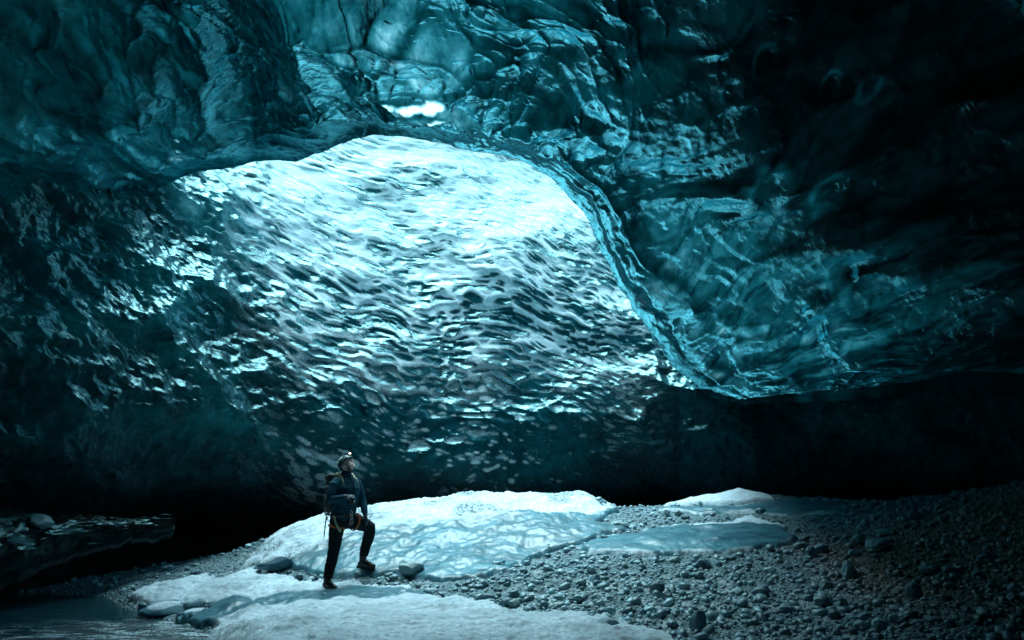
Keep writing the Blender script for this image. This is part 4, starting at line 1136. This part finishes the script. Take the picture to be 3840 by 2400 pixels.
raw('chin_strap', [tube([hp(.0, .079, .02), hp(.03, .062, -.06), hp(.05, 0, -.112), hp(.03, -.062, -.06), hp(0, -.079, .02)], [.0045] * 5, 6)], black_m, helmet)
lampb = raw('headlamp', [ell(hp(.112, 0, .098), (.020, .030, .019), HB)], black_m, helmet)
raw('lens', [ell(hp(.124, 0, .104), (.013, .018, .014), HB)], lamp_m, lampb)
# harness
def loop(c, ax, r1, r2, w_, side=None, mat=None):
    a = np.linspace(0, 2 * math.pi, 29); ax = unit(ax)
    s_ = unit(np.cross(ax, [0.3, 1, 0.1])) if side is None else unit(np.array(side, float)); t_ = np.cross(ax, s_)
    P = [np.array(c) + s_ * math.cos(q) * r1 + t_ * math.sin(q) * r2 for q in a]
    V, F = [], []
    for p in P:
        o_ = unit(p - np.array(c))
        V += [p - ax * w_, p - ax * w_ + o_ * .006, p + ax * w_ + o_ * .006, p + ax * w_]
    for i in range(len(P) - 1):
        for k in range(4): F.append([4 * i + k, 4 * i + (k + 1) % 4, 4 * i + 4 + (k + 1) % 4, 4 * i + 4 + k])
    return np.array(V), F
harness = raw('harness', [loop((.110, 0, 1.005), (0, 0, 1), .186, .152, .020, TS)], black_m, root)
raw('leg_loop', [loop((.047, -.058, .845), (.22, .1, 1), .118, .118, .017)], orange_m, harness)
raw('leg_loop', [loop((.265, .13, .90), (.7, .55, -.3), .122, .122, .017)], orange_m, harness)
fx_, fy_ = .110 + .766 * .150, -.643 * .150
raw('belay_loop', [tube([(fx_ + .01, fy_, 1.02), (fx_ + .022, fy_ - .01, .94), (fx_ + .01, fy_, .87)], [.012, .013, .012], 8)], orange_m, harness)
for k, (cx_, cy_, cz_) in enumerate(((.262, -.135, .99), (.270, -.12, .93), (.255, -.125, 1.035))):
    raw('carabiner', [tube([(cx_ + .018 * math.sin(q), cy_, cz_ + .042 * math.cos(q)) for q in np.linspace(0, 2 * math.pi, 17)], [.0042] * 17, 6)], metal_m, harness)
raw('sling', [tube([(.03, -.185, 1.0), (.055, -.20, .93), (.10, -.19, .84), (.13, -.17, .79)], [(.016, .006)] * 4, 8)], olive_m, harness)
# small camera held at the waist
def boxs(c, h, M=None, bev=.2):
    V, F = ico(3)
    V = np.sign(V) * np.abs(V) ** bev
    W = V * np.array(h)
    if M is not None: W = W @ M
    return W + np.array(c), [list(f) + [f[-1]] for f in F.tolist()]
CB = basis(R(-30), 0)
camo = empty('compact_camera', (PX + .285, PY - .275, PZ + 1.20)); tag(camo, 'small black camera held at the waist of the walker', 'camera')
raw('camera_body', [boxs((0, 0, 0), (.022, .052, .034), CB)], black_m, camo)
ln = raw('lens', [tube([np.array([.018, 0, 0]) @ CB, np.array([.055, 0, 0]) @ CB], [.022, .021], 18)], black_m, camo)
raw('lens_glass', [ell(np.array([.064, 0, 0]) @ CB, (.004, .016, .016), CB)], metal_m, ln)
# backpack
BB = basis(R(-40), R(8)); BC = np.array([-.035, .150, 1.295])
def bp_(f, s, u): return BC + np.array([f, s, u]) @ BB
pack = empty('backpack', (PX, PY, PZ)); tag(pack, 'dark mountaineering backpack with olive straps on the back of the walker', 'backpack')
pb = fuse('pack_body', [boxs(bp_(0, 0, -.02), (.095, .150, .225), BB, .35), boxs(bp_(-.08, 0, -.08), (.05, .11, .12), BB, .4), ell(bp_(-.01, .15, -.12), (.06, .045, .09), BB), ell(bp_(-.01, -.15, -.12), (.06, .045, .09), BB)], pack_m, pack, .010, 3, .008, 12, 21)
fuse('pack_lid', [boxs(bp_(-.01, 0, .235), (.10, .14, .045), BB, .4)], pack_m, pack, .010, 3, .006, 14, 23)
raw('lid_strap', [tube([bp_(-.115, q, .19), bp_(-.10, q, .262), bp_(-.01, q, .292), bp_(.085, q, .268)], [(.012, .006)] * 4, 8) for q in (.075, -.075)], olive_m, pack)
for sg in (1, -1):
    raw('shoulder_strap', [tube([bp_(.085, .07 * sg, .20), bp_(.14, .085 * sg, .262), bp_(.225, .105 * sg, .245), bp_(.300, .115 * sg, .165), bp_(.335, .125 * sg, .07)], [(.012, .026)] * 5, 10)], olive_m, pack)
raw('side_strap', [tube([bp_(.06, .156, z), bp_(-.03, .168, z + .01), bp_(-.11, .12, z)], [.006] * 3, 6) for z in (.10, -.03)], olive_m, pack)
raw('buckle', [boxs(bp_(-.06, .160, .0), (.015, .008, .012), BB), boxs(bp_(-.04, .162, .11), (.015, .008, .012), BB)], metal_m, pack)
rope = empty('climbing_rope', (PX, PY, PZ)); tag(rope, 'coil of pale grey rope tied under the backpack of the walker', 'rope')
rr_ = random.Random(3)
for k in range(1):
    P_ = []
    for q in np.linspace(0, 2 * math.pi * 9, 300):
        kk_ = q / (2 * math.pi)
        P_.append(bp_(-.035 + .115 * math.cos(q) * (1 + .10 * math.sin(3.3 * kk_)), .165 * math.sin(q), -.235 + .035 * math.sin(kk_ * 2.4) + .02 * math.sin(q * 2 + kk_)))
    raw('coil', [tube(P_, [.0075] * len(P_), 8)], rope_m, rope)
raw('tail', [tube([bp_(.02, .16, -.22), bp_(.03, .17, -.30), bp_(.0, .175, -.36), bp_(-.02, .16, -.33)], [.007] * 4, 8)], rope_m, rope)
pole = empty('trekking_pole', (PX - .15, PY + .10, PZ + .68)); tag(pole, 'slender dark folded trekking pole hanging from the side of the backpack', 'trekking pole')
raw('shaft', [tube([(-.018, 0, .02), (0, 0, .30), (.02, 0, .56)], [.0075, .009, .010], 10)], black_m, pole)
raw('grip', [tube([(.02, 0, .56), (.024, 0, .62), (.03, 0, .68)], [.015, .017, .016], 12)], olive_m, pole)
raw('tip', [tube([(-.018, 0, .02), (-.022, 0, -.03)], [.005, .0025], 8)], metal_m, pole)

#@@LIGHT

# ------------------------------------------------------------------ light and camera
w = bpy.data.worlds.new('World'); scene.world = w; w.use_nodes = True
nt = w.node_tree; nt.nodes.clear()
SUN_EL, SUN_AZ = R(73.3), R(-37)
sky = N(nt, 'ShaderNodeTexSky', sky_type='NISHITA', sun_disc=False, sun_elevation=SUN_EL, sun_rotation=SUN_AZ)
tint = N(nt, 'ShaderNodeMix', data_type='RGBA', blend_type='MULTIPLY'); tint.inputs[0].default_value = 1
L(nt, sky.outputs[0], tint.inputs[6]); tint.inputs[7].default_value = (0.50, 1.0, 0.80, 1)
bg = N(nt, 'ShaderNodeBackground', Strength=0.15); L(nt, tint.outputs[2], bg.inputs[0])
L(nt, bg.outputs[0], N(nt, 'ShaderNodeOutputWorld').inputs[0])

sd = bpy.data.lights.new('sun', 'SUN'); sd.energy = 4.1; sd.angle = R(50); sd.color = (0.68, 0.92, 1.0)
so = bpy.data.objects.new('sun', sd); COL.objects.link(so)
sdir = Vector((-0.18, 0.24, 1.0)).normalized()       # towards the sun
so.rotation_euler = sdir.to_track_quat('Z', 'Y').to_euler()
so.location = (0, 0, 30)

cam = bpy.data.cameras.new('camera'); cam.sensor_width = 36; cam.lens = FPX / 1024 * 36; cam.clip_end = 500
co = bpy.data.objects.new('camera', cam); COL.objects.link(co)
co.location = EYE; co.rotation_euler = (R(90) + PITCH, 0, 0)
scene.camera = co
scene.view_settings.view_transform = 'Standard'; scene.view_settings.look = 'None'
scene.view_settings.exposure = 1.12; scene.view_settings.gamma = 1
scene.cycles.max_bounces = 8; scene.cycles.diffuse_bounces = 5; scene.cycles.glossy_bounces = 4
scene.cycles.sample_clamp_indirect = 4
scene.cycles.use_denoising = True
